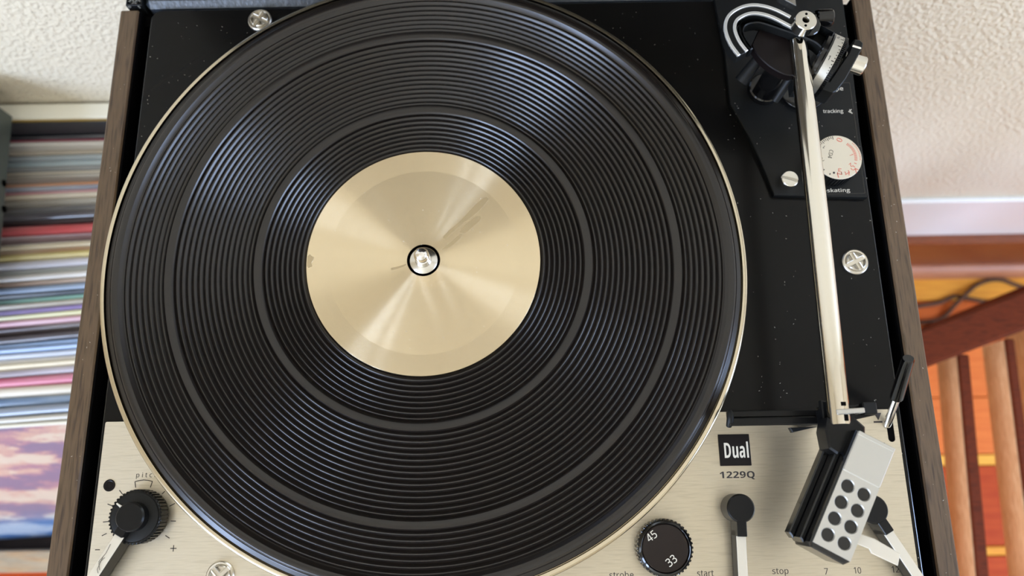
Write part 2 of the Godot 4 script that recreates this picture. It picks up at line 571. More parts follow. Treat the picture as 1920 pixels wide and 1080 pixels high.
func bench() -> void:
	var t := thing("slatted_bench", "red-brown wooden slatted bench on the floor to the right of the turntable", "bench", Vector3(0.48, FLOOR_Y, 0.1))
	var o := Vector3(0.48, FLOOR_Y, 0.1)
	var specs := [[0.4636, -0.012, 0.4512, 0.148, 0.0100, 0.036, "slat_wood", 0.0], [0.5096, -0.026, 0.4995, 0.148, 0.0080, 0.036, "slat_wood", 0.0], [0.5500, -0.042, 0.5420, 0.148, 0.0100, 0.060, "slat_wood", 0.0], [0.5900, -0.040, 0.5850, 0.148, 0.0100, 0.036, "slat_wood", 0.0], [0.4215, 0.010, 0.4080, 0.148, 0.0100, 0.036, "slat_wood", 0.0]]
	for s in specs:
		var d := Vector3(s[2] - s[0], 0, s[3] - s[1])
		var len := 0.43
		var dir := d.normalized()
		var c := Vector3(s[0], -0.35, s[1]) + dir * len / 2 - o
		var m := Mesher.new()
		m.x = Transform3D(Basis(Vector3.UP, atan2(dir.x, dir.z)), c)
		m.box(Vector3(0, -s[5] / 2 - 0.004, 0), Vector3(s[4], s[5], len), 0.0015)
		var sl := put("slat", m, mt[s[6]], t)
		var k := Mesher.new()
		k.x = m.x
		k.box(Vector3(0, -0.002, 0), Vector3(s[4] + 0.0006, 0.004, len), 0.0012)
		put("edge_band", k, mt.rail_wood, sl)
	var r := Mesher.new()
	r.x = Transform3D(Basis(Vector3.UP, 0.335), Vector3(0.490, -0.334, -0.0405) - o)
	r.box(Vector3.ZERO, Vector3(0.36, 0.030, 0.033), 0.003)
	put("rail", r, mt.rail_wood, t)
	var r2 := Mesher.new()
	r2.box(Vector3(0.49, -0.372, 0.40) - o, Vector3(0.26, 0.04, 0.025), 0.003)
	put("rail", r2, mt.rail_wood, t)
	for p in [[0.345, 0.012], [0.640, -0.098], [0.385, 0.40], [0.60, 0.40]]:
		var l := Mesher.new()
		l.box(Vector3(p[0], (FLOOR_Y - 0.35) / 2, p[1]) - o, Vector3(0.03, -0.35 - FLOOR_Y, 0.03), 0.002)
		put("leg", l, mt.rail_wood, t)

# ---------------------------------------------------------------- crate with records
func crate_and_records() -> void:
	var o := Vector3(-0.42, FLOOR_Y, 0.0)
	var t := thing("record_crate", "white and plywood crate full of records standing against the plaster wall", "crate", o)
	var q := [["back_panel", Vector3(-0.62, -0.60, -0.2150), Vector3(-0.24, -0.215, -0.2012), "crate_white"], ["divider", Vector3(-0.62, -0.32, -0.2010), Vector3(-0.24, -0.2168, -0.2003), "card_gold"], ["divider", Vector3(-0.62, -0.32, -0.2002), Vector3(-0.24, -0.2190, -0.1994), "card_charcoal"], ["bottom_panel", Vector3(-0.62, -0.56, -0.2010), Vector3(-0.24, -0.546, 0.1608), "crate_dark"], ["front_panel", Vector3(-0.62, -0.60, 0.1610), Vector3(-0.24, -0.520, 0.1835), "crate_ply"], ["side_panel", Vector3(-0.2385, -0.60, -0.2150), Vector3(-0.2245, -0.30, 0.1835), "crate_ply"], ["side_panel", Vector3(-0.635, -0.60, -0.2150), Vector3(-0.6215, -0.22, 0.1835), "crate_ply"], ["top_panel", Vector3(-0.635, -0.2195, -0.2010), Vector3(-0.40, -0.2065, -0.02), "crate_white"]]
	for p in q:
		var m := Mesher.new()
		m.box((p[1] + p[2]) / 2 - o, (p[2] - p[1]).abs(), 0.001)
		var w := put(p[0], m, mt[p[3]], t)
		if p[0] == "back_panel":
			tag(w, "white painted back panel with a bare lower edge")
	for x in [-0.62, -0.24]:
		for z in [-0.195, 0.165]:
			var m := Mesher.new()
			m.box(Vector3(x, (FLOOR_Y - 0.60) / 2, z) - o, Vector3(0.025, -0.60 - FLOOR_Y, 0.025), 0.002)
			put("foot", m, mt.crate_ply, t)
	# [front edge z in mm where the row is seen, colour, gloss, waviness, label]
	var R := [
		[-196.5, "55565c", 0.35, 0.6, "dark charcoal record sleeve at the very back of the row, against the white panel"],
		[-193.0, "b8324e", 0.5, 0.0, "thin crimson record sleeve next to the charcoal one at the back"],
		[-188.5, "e6dfd6", 0.4, 0.3, "bright white sleeve just in front of the thin crimson one"],
		[-185.0, "d8d0c6", 0.5, 0.0, "off-white sleeve with a torn dark notch in its top edge"],
		[-181.0, "b9ab98", 0.5, 0.0, "beige sleeve between the notched off-white one and a grey-blue one"],
		[-177.0, "a3aeb4", 0.4, 0.4, "grey-blue sleeve behind the wide pale blue one"],
		[-170.0, "b9cdd6", 0.35, 0.3, "wide pale icy blue sleeve near the back of the row"],
		[-166.0, "97999a", 0.4, 0.0, "mid grey sleeve directly in front of the icy blue one"],
		[-163.0, "d9cdb8", 0.5, 0.0, "thin cream sleeve in front of the mid grey one"],
		[-159.0, "a59c90", 0.5, 0.0, "grey-beige sleeve with a dark label on its right end"],
		[-156.7, "837469", 0.5, 0.0, "thin taupe sleeve behind the peach one"],
		[-151.8, "e8a57c", 0.5, 0.0, "peach orange sleeve beside a slate one"],
		[-148.5, "8f95ab", 0.5, 0.0, "slate blue-grey sleeve between peach and pink"],
		[-145.1, "d898a0", 0.5, 0.0, "dusty pink sleeve in front of the slate one"],
		[-141.7, "dfcfb8", 0.5, 0.0, "cream sleeve in front of the dusty pink one"],
		[-135.9, "a8a298", 0.25, 0.9, "crumpled clear plastic sleeve with greyish card inside"],
		[-128.7, "77767a", 0.25, 0.9, "smoky grey plastic sleeve with folds"],
		[-122.4, "55525a", 0.25, 0.8, "dark grey plastic sleeve with folds, second behind the coral one"],
		[-119.0, "3f3538", 0.3, 0.5, "dark brown sleeve directly behind the wide coral red one"],
		[-108.6, "d4575c", 0.35, 0.3, "coral red sleeve, the widest band in the row"],
		[-106.6, "a98a90", 0.4, 0.5, "thin mauve sleeve right in front of the coral red one"],
		[-100.2, "e8e2d0", 0.5, 0.0, "ivory white sleeve in front of the dark gap"],
		[-96.9, "dfcfb0", 0.5, 0.0, "cream sleeve just in front of the ivory one"],
		[-93.2, "bd9878", 0.5, 0.0, "tan sleeve behind the mustard yellow one"],
		[-88.5, "d2bb6a", 0.5, 0.0, "mustard yellow record sleeve behind a wide pale one"],
		[-81.1, "d3d0da", 0.35, 0.2, "wide white-lavender sleeve in front of the mustard one"],
		[-75.6, "b4b9b8", 0.4, 0.2, "grey-green sleeve between two pale sleeves"],
		[-70.1, "dcd6cf", 0.35, 0.4, "white sleeve whose plastic cover lifts at the right"],
		[-65.5, "b69c8a", 0.4, 0.3, "brownish lavender sleeve behind the steel blue one"],
		[-59.6, "7f92ae", 0.4, 0.2, "steel blue sleeve behind the aqua one"],
		[-56.5, "4a5058", 0.4, 0.2, "thin dark slate sleeve directly behind the aqua one"],
		[-51.0, "a9e2da", 0.4, 0.2, "aqua mint green sleeve, the only green one"],
		[-47.4, "a79c8a", 0.5, 0.0, "beige-grey sleeve between aqua and lavender"],
		[-41.6, "a593cf", 0.4, 0.2, "lavender purple sleeve near the pale yellow one"],
		[-38.1, "e0dcae", 0.45, 0.0, "thin pale yellow sleeve with a black edge behind it"],
		[-33.2, "c78f9c", 0.35, 0.4, "mottled pink and white sleeve in front of the pale yellow one"],
		[-28.7, "5d5254", 0.35, 0.6, "dark brown-grey sleeve in front of the mottled pink one"],
		[-18.6, "4d474c", 0.3, 0.9, "wide black sleeve with wavy plastic edge in the middle of the dark gap"],
		[-14.2, "7d9ccb", 0.3, 0.7, "mid blue sleeve just in front of the wide black one"],
		[-9.9, "9bb4dd", 0.3, 0.7, "light blue sleeve in front of the mid blue one"],
		[-5.5, "c9cfdd", 0.3, 0.4, "white sleeve with blue tint, in front of the light blue one"],
		[-0.8, "ece4da", 0.4, 0.2, "warm white sleeve in front of the blue-tinted one"],
		[2.7, "e9dcc0", 0.5, 0.0, "thin cream sleeve with a dark speck on its top edge"],
		[9.5, "b0a7b4", 0.3, 0.7, "grey lavender sleeve with wavy plastic, behind the raspberry one"],
		[16.8, "c75c78", 0.4, 0.2, "raspberry pink sleeve nearest the front of the row"],
		[24.4, "d8cbb6", 0.5, 0.2, "cream sleeve in front of the raspberry one"],
		[32.8, "5d789c", 0.25, 1.0, "navy steel blue sleeve with wavy plastic edge"],
		[40.6, "8d97a8", 0.25, 1.0, "grey-blue sleeve with wavy plastic edge, two from the front"],
		[46.0, "c3bcae", 0.3, 0.8, "greyish beige sleeve directly behind the cloud picture cover"]]
	var prev := -199.0
	var lean := 0.285
	for i in R.size():
		var s: Array = R[i]
		var th: float = s[0] - prev
		var yaw: float = lerpf(0.002, 0.075, clampf(i / 34.0, 0, 1)) if i < 34 else lerpf(0.075, 0.052, (i - 34.0) / 14.0)
		var gap: float = 0.6 + s[3] * 0.85
		if i == 21 or i == 37:
			th -= 4.0   # dark gaps in the row
		sleeve(s[0] - th / 2.0, clampf(th - gap, 1.1, 8.0), yaw, lean, [0.0, -1.5, 1.0, -0.6, 0.8][i % 5], s, i)
		prev = s[0]
	# the nearest cover shows its printed face
	var c := thing("record_cover", "front record cover printed with pink and blue sunset clouds, facing the viewer", "record cover", Vector3(-0.33, -0.2405, 0.0505))
	c.rotation = Vector3(-lean, 0.050, 0)
	c.rotation_order = EULER_ORDER_YXZ
	var m := mm()
	m.box(Vector3(-80, -157.5, -1.6), Vector3(315, 315, 3.0), 0.6)
	put("jacket", m, mt.crate_white, c)
	var f := Mesher.new()
	var h := 0.157
	var p := [Vector3(-0.08 - h, -0.0005, 0.0001), Vector3(-0.08 + h, -0.0005, 0.0001), Vector3(-0.08 + h, -0.3145, 0.0001), Vector3(-0.08 - h, -0.3145, 0.0001)]
	f.tri(p[0], p[1], p[2], Vector3.BACK, Vector3.BACK, Vector3.BACK, Vector2(0, 0), Vector2(1, 0), Vector2(1, 1))
	f.tri(p[0], p[2], p[3], Vector3.BACK, Vector3.BACK, Vector3.BACK, Vector2(0, 0), Vector2(1, 1), Vector2(0, 1))
	var pm := mat("cloud_print", Color.WHITE, 0.3)
	pm.albedo_texture = sky_print()
	put("printed_face", f, pm, c)

func sleeve(z: float, th: float, yaw: float, lean: float, top: float, s: Array, idx: int) -> void:
	var wob: float = s[3]
	var m := mm()
	var n := 16
	var half := th / 2.0
	var ph := idx * 1.7
	var prev := []
	for i in n + 1:
		var x := -237.5 + 315.0 * i / n
		var dz := wob * 0.4 * sin(x * 0.045 + ph) * sin(x * 0.021 + ph * 2.0)
		var dy := wob * 0.8 * sin(x * 0.03 + ph * 0.7)
		var sec := [Vector3(x, -315, half), Vector3(x, dy - half * 0.9, half + dz), Vector3(x, dy - half * 0.25, half * 0.72 + dz), Vector3(x, dy, dz * 0.8), Vector3(x, dy - half * 0.25, -half * 0.72 + dz), Vector3(x, dy - half * 0.9, -half + dz), Vector3(x, -315, -half)]
		if prev:
			for k in sec.size() - 1:
				var nn := [Vector3.BACK, Vector3(0, 0.4, 0.9), Vector3(0, 0.85, 0.5), Vector3.UP, Vector3(0, 0.85, -0.5), Vector3(0, 0.4, -0.9), Vector3.FORWARD]
				m.tri(prev[k], sec[k], sec[k + 1], nn[k], nn[k], nn[k + 1])
				m.tri(prev[k], sec[k + 1], prev[k + 1], nn[k], nn[k + 1], nn[k + 1])
		if i == 0 or i == n:
			for k in range(1, sec.size() - 1):
				m.flat(sec[0], sec[k], sec[k + 1], Vector3(-1 if i == 0 else 1, 0, 0))
		prev = sec
	var key := "sleeve_" + str(s[1]) + "_" + str(s[2])
	if not mt.has(key):
		var c := mat(key, Color.WHITE, s[2])
		var b := Color(str(s[1]))
		grained(c, noise(0.02, 200 + idx, [b, b.lightened(0.15), b.lightened(0.34)], 3, 128), Vector3(3, 14, 40))
		if wob > 0.5:
			c.clearcoat_enabled = true; c.clearcoat = 0.6; c.clearcoat_roughness = 0.15
	var o := put("record_sleeve", m, mt[key], self, Vector3(-0.33, (top - 240.0) * MM, (z - top * tan(lean)) * MM))
	o.rotation_order = EULER_ORDER_YXZ
	o.rotation = Vector3(-lean, yaw, 0)
	tag(o, s[4], "record sleeve", "records standing in the crate")

func metal_box() -> void:
	var o := Vector3(-0.3615, -0.2060, -0.11)
	var t := thing("equipment_case", "dark grey metal case with two screw holes overhanging the back of the record row", "metal case", o)
	t.rotation.y = 0.069
	var m := Mesher.new()
	m.box(Vector3(-0.125, 0.0225, 0), Vector3(0.25, 0.045, 0.178), 0.0012)
	put("body", m, mt.grey_metal, t)
	for z in [-0.028, -0.007]:
		var h := Mesher.new()
		h.x = Transform3D(Basis(Vector3.BACK, -PI / 2), Vector3(0.00005, 0.0040 if z < -0.02 else 0.0010, z))
		h.lathe([Vector2(0.0030, 0.0), Vector2(0.0030, 0.0002), Vector2(0.0, 0.0002)], 16)
		put("screw_hole", h, mt.pit, t)

func stand() -> void:
	var o := Vector3(0.035, FLOOR_Y, -0.02)
	var t := thing("turntable_stand", "dark wooden stand underneath the record player", "stand", o)
	var m := Mesher.new()
	m.box(Vector3(0.035, -0.115, -0.0225) - o, Vector3(0.38, 0.026, 0.365), 0.002)
	put("top", m, mt.stand_wood, t)
	for x in [-0.135, 0.205]:
		for z in [-0.175, 0.13]:
			var l := Mesher.new()
			l.box(Vector3(x, (FLOOR_Y - 0.128) / 2, z) - o, Vector3(0.035, -0.128 - FLOOR_Y, 0.035), 0.002)
			put("leg", l, mt.stand_wood, t)

func back_case() -> void:
	var o := Vector3(0.0, -0.102, -0.1735)
	var t := thing("leatherette_case", "long low case in black grained leatherette with a mesh corner, behind the turntable", "case", o)
	var m := Mesher.new()
	m.box(Vector3(-0.158 + 0.19, 0.0515, 0.0), Vector3(0.38, 0.103, 0.040), 0.003)
	put("body", m, mt.leatherette, t)
	var g := Mesher.new()
	for q in [[-0.1667, 0.0, 0.0009, 0.040], [-0.1587, 0.0, 0.0009, 0.040], [-0.1627, 0.0193, 0.0088, 0.0012], [-0.1627, -0.0193, 0.0088, 0.0012]]:
		g.box(Vector3(q[0], 0.0515, q[1]), Vector3(q[2], 0.1042, q[3]), 0.0003)
	g.box(Vector3(-0.1627, 0.0505, 0), Vector3(0.008, 0.101, 0.038))
	var gp := put("grille_frame", g, mt.black_satin, t)
	for k in 11:
		for sgn in [-1, 1]:
			var w := Mesher.new()
			w.x = Transform3D(Basis(Vector3.UP, sgn * 0.8), Vector3(-0.1627, 0.1027, -0.0175 + k * 0.0035))
			w.box(Vector3.ZERO, Vector3(0.0090, 0.0012, 0.0007))
			put("mesh_bar", w, mt.grille_wire, gp)

# ---------------------------------------------------------------- the record player
func turntable() -> void:
	var t := thing("turntable", "vintage record player with walnut frame, black deck and silver control plate", "turntable", Vector3(0, 0, 0))
	# wooden frame
	put_plinth(t)
	dust_cover(t)
	# deck
	var d := mm()
	d.prism(rounded(-154.2, -152.4, 224.3, 156.0, 6.5), -9.0, 0.0, 2.4, 0.6, 7)
	var dp := put("deck_plate", d, mt.black_edge, t)
	var dt := mm()
	dt.prism(rounded(-152.6, -150.8, 222.7, 154.4, 5.0), -1.0, 0.02)
	put("painted_top", dt, mt.black_paint, dp)
	var fp := mm()
	plate_with_slot(fp)
	var face := put("control_plate", fp, mt.brushed_plate, t)
	tag(face, "brushed silver control plate")
	var pit := mm()
	pit.box(Vector3(217.2, 0.15, 79.8), Vector3(4.4, 0.2, 15.0))
	put("cue_slot", pit, mt.pit, face)
	platter(t)
	pitch_control(t)
	levers(t)
	speed_knob(t)
	badge(t, face)
	screws(t)
	arm_base(t)
	tone_arm(t)
	arm_rest(t)
	cue_lever(t)

func dust_cover(t: Node3D) -> void:
	# the smoked lid stands open behind the deck
	var c := mm()
	c.x = Transform3D(Basis(Vector3.RIGHT, -0.03).scaled_local(Vector3.ONE * MM), Vector3(0, 6, -197) * MM)
	c.box(Vector3(34.5, 165, 0), Vector3(392, 330, 4), 1.0)
	var o := put("dust_cover", c, mt.smoked_lid, t)
	for x in [-30.0, 30.0]:
		var h := mm()
		h.box(Vector3(x, 4.5, -176), Vector3(16, 4, 44), 0.6)
		put("hinge", h, mt.black_plastic, o)

func put_plinth(t: Node3D) -> void:
	var p := Node3D.new()
	p.name = "plinth"
	t.add_child(p, true)
	for q in [[-165.5, -1], [234.5, 1]]:
		var m := mm()
		m.box(Vector3(q[0], -50, 7), Vector3(10, 100, 318), 0.7)
		put("side_board", m, mt.walnut, p)
	var fb := mm()
	fb.box(Vector3(34.5, -50, 163), Vector3(389.8, 100, 6), 0.7)
	put("front_board", fb, mt.walnut, p)
	var bb := mm()
	bb.box(Vector3(34.5, -52, -149), Vector3(389.8, 92, 6), 0.5)
	put("back_board", bb, mt.pit, p)
	var bt := mm()
	bt.box(Vector3(34.5, -96, 7), Vector3(389.8, 6, 305), 0.5)
	put("bottom_board", bt, mt.pit, p)
	for x in [-159.95, 228.95]:
		var ld := mm()
		ld.box(Vector3(x, -47.2, 7), Vector3(1.0, 92.6, 316), 0.1)
		put("lining", ld, mt.pit, p)

func plate_with_slot(m: Mesher) -> void:
	# silver sheet with a round-ended slot for the cue lever
	var y0 := 0.02
	var y1 := 0.6
	var sx0 := 215.6; var sx1 := 218.8; var sz0 := 73.4; var sz1 := 86.4
	# keep the part left of the slot, right of it, above and below as four sheets that share edges
	m.prism([Vector2(-151.4, 72.0), Vector2(-150.9, 71.3), Vector2(sx0, 71.3), Vector2(sx0, 154.5), Vector2(-151.4, 154.5)], y0, y1)
	m.prism([Vector2(sx1, 71.3), Vector2(220.4, 71.3), Vector2(220.9, 72.0), Vector2(220.9, 154.5), Vector2(sx1, 154.5)], y0, y1)
	var lo := [Vector2(sx0, 154.5), Vector2(sx0, sz1 - 1.6)]
	var hi := [Vector2(sx0, 71.3), Vector2(sx0, sz0 + 1.6)]
	for i in 13:
		var an := PI - PI * i / 12
		lo.append(Vector2((sx0 + sx1) / 2 + 1.6 * cos(an), sz1 - 1.6 + 1.6 * sin(an)))
		hi.append(Vector2((sx0 + sx1) / 2 + 1.6 * cos(an), sz0 + 1.6 - 1.6 * sin(an)))
	lo.append(Vector2(sx1, 154.5)); hi.append(Vector2(sx1, 71.3))
	m.prism(lo, y0, y1, 0.0)
	m.prism(hi, y0, y1, 0.0)

func platter(t: Node3D) -> void:
	var p := mm()
	p.lathe([Vector2(148.5, 1.6), Vector2(151.2, 2.2), Vector2(151.6, 9.0), Vector2(151.6, 10.0), Vector2(152.2, 10.4), Vector2(152.2, 18.6), Vector2(151.7, 19.6), Vector2(150.9, 20.0), Vector2(149.7, 20.0), Vector2(149.5, 17.0), Vector2(9.0, 17.0)], 256)
	var pl := put("platter", p, mt.platter_rim, t)
	var h := mm()
	h.lathe([Vector2(6.55, 17.0), Vector2(6.55, 19.3), Vector2(6.2, 19.6), Vector2(3.9, 20.6)], 48, 0.4)
	put("hub", h, mt.nickel, pl)
	var sk := mm()
	sk.lathe([Vector2(7.85, 17.0), Vector2(7.85, 17.15), Vector2(6.5, 17.15)], 40)
	sk.lathe([Vector2(6.56, 17.1), Vector2(6.56, 18.8)], 40)
	put("bore", sk, mt.pit, pl)
	var s := mm()
	var pr := [Vector2(3.9, 20.4), Vector2(3.7, 21.6), Vector2(3.6, 25.0), Vector2(3.1, 25.3), Vector2(3.1, 26.0), Vector2(3.55, 26.4), Vector2(3.6, 27.6)]
	for i in range(1, 9):
		pr.append(Vector2(3.6 * cos(PI / 2 * i / 8), 27.6 + 3.4 * sin(PI / 2 * i / 8)))
	s.lathe(pr, 40, 0.5)
	put("spindle", s, mt.chrome, pl)

func platter_mat() -> void:
	var t := thing("platter_mat", "round black ribbed rubber mat lying on the platter", "platter mat", Vector3(0, 0.01702, 0))
	var rings := [["outer_ring", [Vector2(149.1, 0), Vector2(149.1, 2.2), Vector2(148.7, 2.6), Vector2(147.1, 2.7), Vector2(146.7, 3.1), Vector2(145.6, 4.6), Vector2(145.2, 4.8), Vector2(142.7, 4.8), Vector2(142.3, 4.5), Vector2(141.2, 2.7), Vector2(140.6, 2.4)]],
		["flat_ring", [Vector2(121.9, 2.4), Vector2(121.5, 3.6), Vector2(121.1, 4.1), Vector2(118.0, 4.1), Vector2(117.6, 3.8), Vector2(116.9, 2.4)]],
		["flat_ring", [Vector2(80.2, 2.4), Vector2(79.8, 3.6), Vector2(79.4, 4.1), Vector2(76.3, 4.1), Vector2(75.9, 3.8), Vector2(75.2, 2.4)]]]
	for r in rings:
		var m := mm()
		m.lathe(r[1], 256, 0.75)
		put(r[0], m, mt.mat_rubber, t)
	for b in [[140.6, 121.9, 7], [116.9, 80.2, 14], [75.2, 55.6, 8]]:
		var m := mm()
		var pr := []
		# ridges of triangular section with a rounded crest
		for i in b[2]:
			for ph in [0.0, 0.2, 0.34, 0.39, 0.43, 0.465, 0.5, 0.535, 0.57, 0.61, 0.66, 0.8]:
				var d: float = abs(ph - 0.5)
				var hh: float = 0.86 - 7.14 * d * d if d < 0.14 else 1.0 - 2.0 * d
				var f: float = (i + ph) / b[2]
				var dish: float = 0.042 * (b[0] - b[1]) * 4.0 * f * (1.0 - f)   # each band sags a little between the flat rings
				pr.append(Vector2(lerpf(b[0], b[1], f), 2.4 - dish + 1.35 * hh))
		pr.append(Vector2(b[1], 2.4))
		if b[1] < 60.0:
			pr.append(Vector2(55.3, 2.2)); pr.append(Vector2(55.1, 1.0)); pr.append(Vector2(7.9, 0.6))
		m.lathe(pr, 224, 0.9)
		put("ribbed_band", m, mt.mat_rubber, t)
	var d := mm()
	d.lathe([Vector2(55.0, 1.0), Vector2(55.0, 3.4), Vector2(54.9, 3.55), Vector2(50.0, 3.05), Vector2(45.1, 2.57), Vector2(45.0, 2.57), Vector2(30.0, 2.57), Vector2(15.0, 2.57), Vector2(7.85, 2.57), Vector2(7.75, 2.45), Vector2(7.75, 0.7)], 256, 0.03)
	var disc := put("centre_disc", d, mt.turned_disc, t)
	tag(disc, "turned metal centre disc")
	# dried glue smears left on the disc
	for q in ["9.2,-11.5 12.0,-14.6 16.5,-18.5 21.0,-23.5 25.8,-28.6 29.5,-31.0 30.5,-29.4 27.0,-25.2 22.6,-21.0 18.0,-17.8 13.5,-13.6 10.2,-10.6", "16.8,-13.4 19.5,-17.2 23.6,-20.6 26.5,-21.6 27.0,-19.6 23.0,-16.0 19.6,-13.2", "8.4,-5.2 12.5,-8.5 17.0,-12.4 18.4,-12.0 15.0,-8.2 11.0,-5.6", "-15.2,3.6 -11.0,2.6 -8.2,1.6 -8.6,2.6 -12.0,4.0 -15.0,4.6"]:
		var gl := mm()
		gl.prism(curve2(pts2(q) + pts2(q.split(" ")[0]), 4).slice(0, -1), 2.56, 2.60, 0.015)
		put("glue_smear", gl, mt.glue_film, disc)
	var ft := mm()
	ft.prism(pts2("-54.8,-2.5 -53.6,-3.6 -52.6,-2.6 -51.6,-2.2 -51.8,-0.6 -52.6,0.8 -52.2,2.4 -53.8,3.2 -54.9,1.4"), 3.2, 3.52, 0.05)
	put("torn_foil", ft, mt.glue_film, disc)

func pitch_control(t: Node3D) -> void:
	var k := knurled(12.0, 7.4, 44)
	var kn := put("pitch_knob", k, mt.black_plastic, t, Vector3(-129.2, 0.6, 114.4) * MM)
	var cup := mm()
	cup.lathe([Vector2(10.6, 7.3), Vector2(10.6, 7.7), Vector2(10.3, 7.9), Vector2(5.0, 7.9)], 48)
	put("knob_top", cup, mt.black_satin, kn)
	var pt := mm()
	pt.x = Transform3D(Basis(Vector3.UP, PI - 0.62).scaled_local(Vector3.ONE * MM), Vector3(0, 0, 0))
	pt.prism([Vector2(6.3, -0.7), Vector2(10.4, -0.3), Vector2(10.4, 0.3), Vector2(6.3, 0.7)], 7.8, 8.4, 0.1)
	put("pointer", pt, mt.ink_light, kn)
	lever(t, Vector2(-129.0, 114.3), Vector2(-0.5, 0.866), 13.6, 6.3, 11.2, 8.5, 4.4, "size_lever")
	var sc := mm()
	for q in [[-136.8, 125.6, -138.4, 129.4], [-138.4, 129.4, -141.2, 133.0], [-138.6, 131.2, -141.0, 133.4], [-141.0, 133.4, -140.2, 136.4], [-139.6, 131.2, -141.4, 136.0], [-141.4, 136.0, -140.8, 137.6]]:
		sc.tube([Vector3(q[0], 11.85, q[1]), Vector3(q[2], 11.85, q[3])], 0.09, 5)
	put("scratches", sc, mt.ink_dark, t)
	var face := t.get_node("control_plate")
	writing(face, "p i t c h", -129.2, 0.6, 96.2, 9.8, 3.0, mt.ink_dark)
	var tk := mm()
	for q in [[-141.2, 102.6, -139.5, 104.5], [-145.9, 108.7, -143.3, 109.7], [-147.1, 116.6, -144.7, 116.4], [-121.3, 104.6, -120.1, 103.4], [-117.3, 110.1, -114.9, 108.9], [-116.1, 116.6, -113.7, 116.7], [-117.9, 122.9, -115.9, 124.1], [-146.9, 122.6, -144.8, 121.6], [-115.1, 128.5, -112.3, 128.5], [-113.7, 127.1, -113.7, 129.9], [-149.2, 128.6, -147.0, 128.6], [-134.4, 98.9, -133.8, 101.6], [-126.3, 98.9, -127.0, 101.6], [-134.4, 98.9, -132.4, 98.4], [-132.4, 98.4, -130.4, 98.2], [-130.4, 98.2, -128.3, 98.4], [-128.3, 98.4, -126.3, 98.9]]:
		line(tk, q[0], q[1], q[2], q[3], 0.38, 0.6)
	put("scale_marks", tk, mt.ink_dark, face)
	var hx := mm()
	hx.lathe([Vector2(2.75, 0.6), Vector2(2.7, 0.8), Vector2(2.2, 0.84), Vector2(1.9, 0.66), Vector2(0.0, 0.62)], 28, 0.3)
	hx.x = Transform3D(Basis.from_scale(Vector3.ONE * MM), Vector3.ZERO)
	for side in 6:
		if side != 0:
			var a0 := TAU * side / 6.0
			var a1 := TAU * (side + 1) / 6.0
			line(hx, cos(a0) * 1.5, sin(a0) * 1.5, cos(a1) * 1.5, sin(a1) * 1.5, 0.35, 0.7)
	put("adjuster_hole", hx, mt.badge_black, face, Vector3(-146.1, 0, 100.4) * MM)

func line(m: Mesher, x0: float, z0: float, x1: float, z1: float, w: float, y: float) -> void:
	var d := (Vector2(x1, z1) - Vector2(x0, z0)).normalized()
	var o := Vector2(-d.y, d.x) * w / 2
	var a := Vector2(x0, z0)
	var b := Vector2(x1, z1)
	m.prism([a + o, b + o, b - o, a - o], y, y + 0.06)

func knurled(r: float, h: float, teeth: int) -> Mesher:
	var m := mm()
	var p := []
	for i in teeth:
		for k in [[-0.30, 0.955], [-0.22, 1.0], [0.22, 1.0], [0.30, 0.955]]:
			var a: float = TAU * (i + k[0]) / teeth
			p.append(Vector2(cos(a), sin(a)) * r * k[1])
	m.prism(p, 0.0, h, 0.35, 0.1)
	return m

func lever(t: Node3D, c: Vector2, dir: Vector2, top: float, r: float, strip_y: float, strip_from: float, w: float, called: String) -> void:
	# round cap with a stem; the stem drops a step and carries a silver strip
	var m := mm()
	m.lathe([Vector2(r + 0.15, 0.6), Vector2(r + 0.1, top - 0.8), Vector2(r - 0.5, top), Vector2(0, top)], 40, 0.4)
	var cap := put(called, m, mt.black_plastic, t, Vector3(c.x, 0, c.y) * MM)
	var s := mm()
	s.x = Transform3D(Basis(Vector3(dir.y, 0, -dir.x), Vector3.UP, Vector3(dir.x, 0, dir.y)).scaled_local(Vector3.ONE * MM), Vector3.ZERO)
	var l := 46.0
	s.box(Vector3(0, (top + 0.4) / 2, (r + strip_from) / 2 - 1.2), Vector3(w, top - 0.8, strip_from - r + 3.4), 0.3)
	s.box(Vector3(0, (strip_y + 1.4) / 2 - 0.2, strip_from + l / 2 - 2.0), Vector3(w, strip_y - 1.4, l), 0.3)
	put("stem", s, mt.black_plastic, cap)
	var k := mm()
	k.x = s.x
	k.box(Vector3(0, strip_y, strip_from + 1.2 + l / 2 - 2.0), Vector3(w - 0.1, 0.9, l - 2.0), 0.25)
	put("silver_strip", k, mt.cream_paint, cap)

func levers(t: Node3D) -> void:
	lever(t, Vector2(141.2, 114.7), Vector2(-0.035, 1.0).normalized(), 12.0, 6.1, 9.0, 11.5, 4.2, "start_lever")
	lever(t, Vector2(199.9, 116.2), Vector2(0.49, 0.872), 12.0, 6.1, 10.0, 10.8, 4.4, "size_lever")
	var face := t.get_node("control_plate")
	for q in [["strobe", 88.3, 142.7, 10.8, 3.0], ["start", 125.8, 142.7, 7.4, 2.7], ["stop", 159.3, 142.6, 7.2, 3.2], ["7", 179.7, 142.6, 1.7, 2.7], ["10", 193.7, 142.4, 3.2, 2.7], ["12", 210.7, 142.2, 3.4, 2.7]]:
		writing(face, q[0], q[1], 0.6, q[2], q[3], q[4], mt.ink_dark)

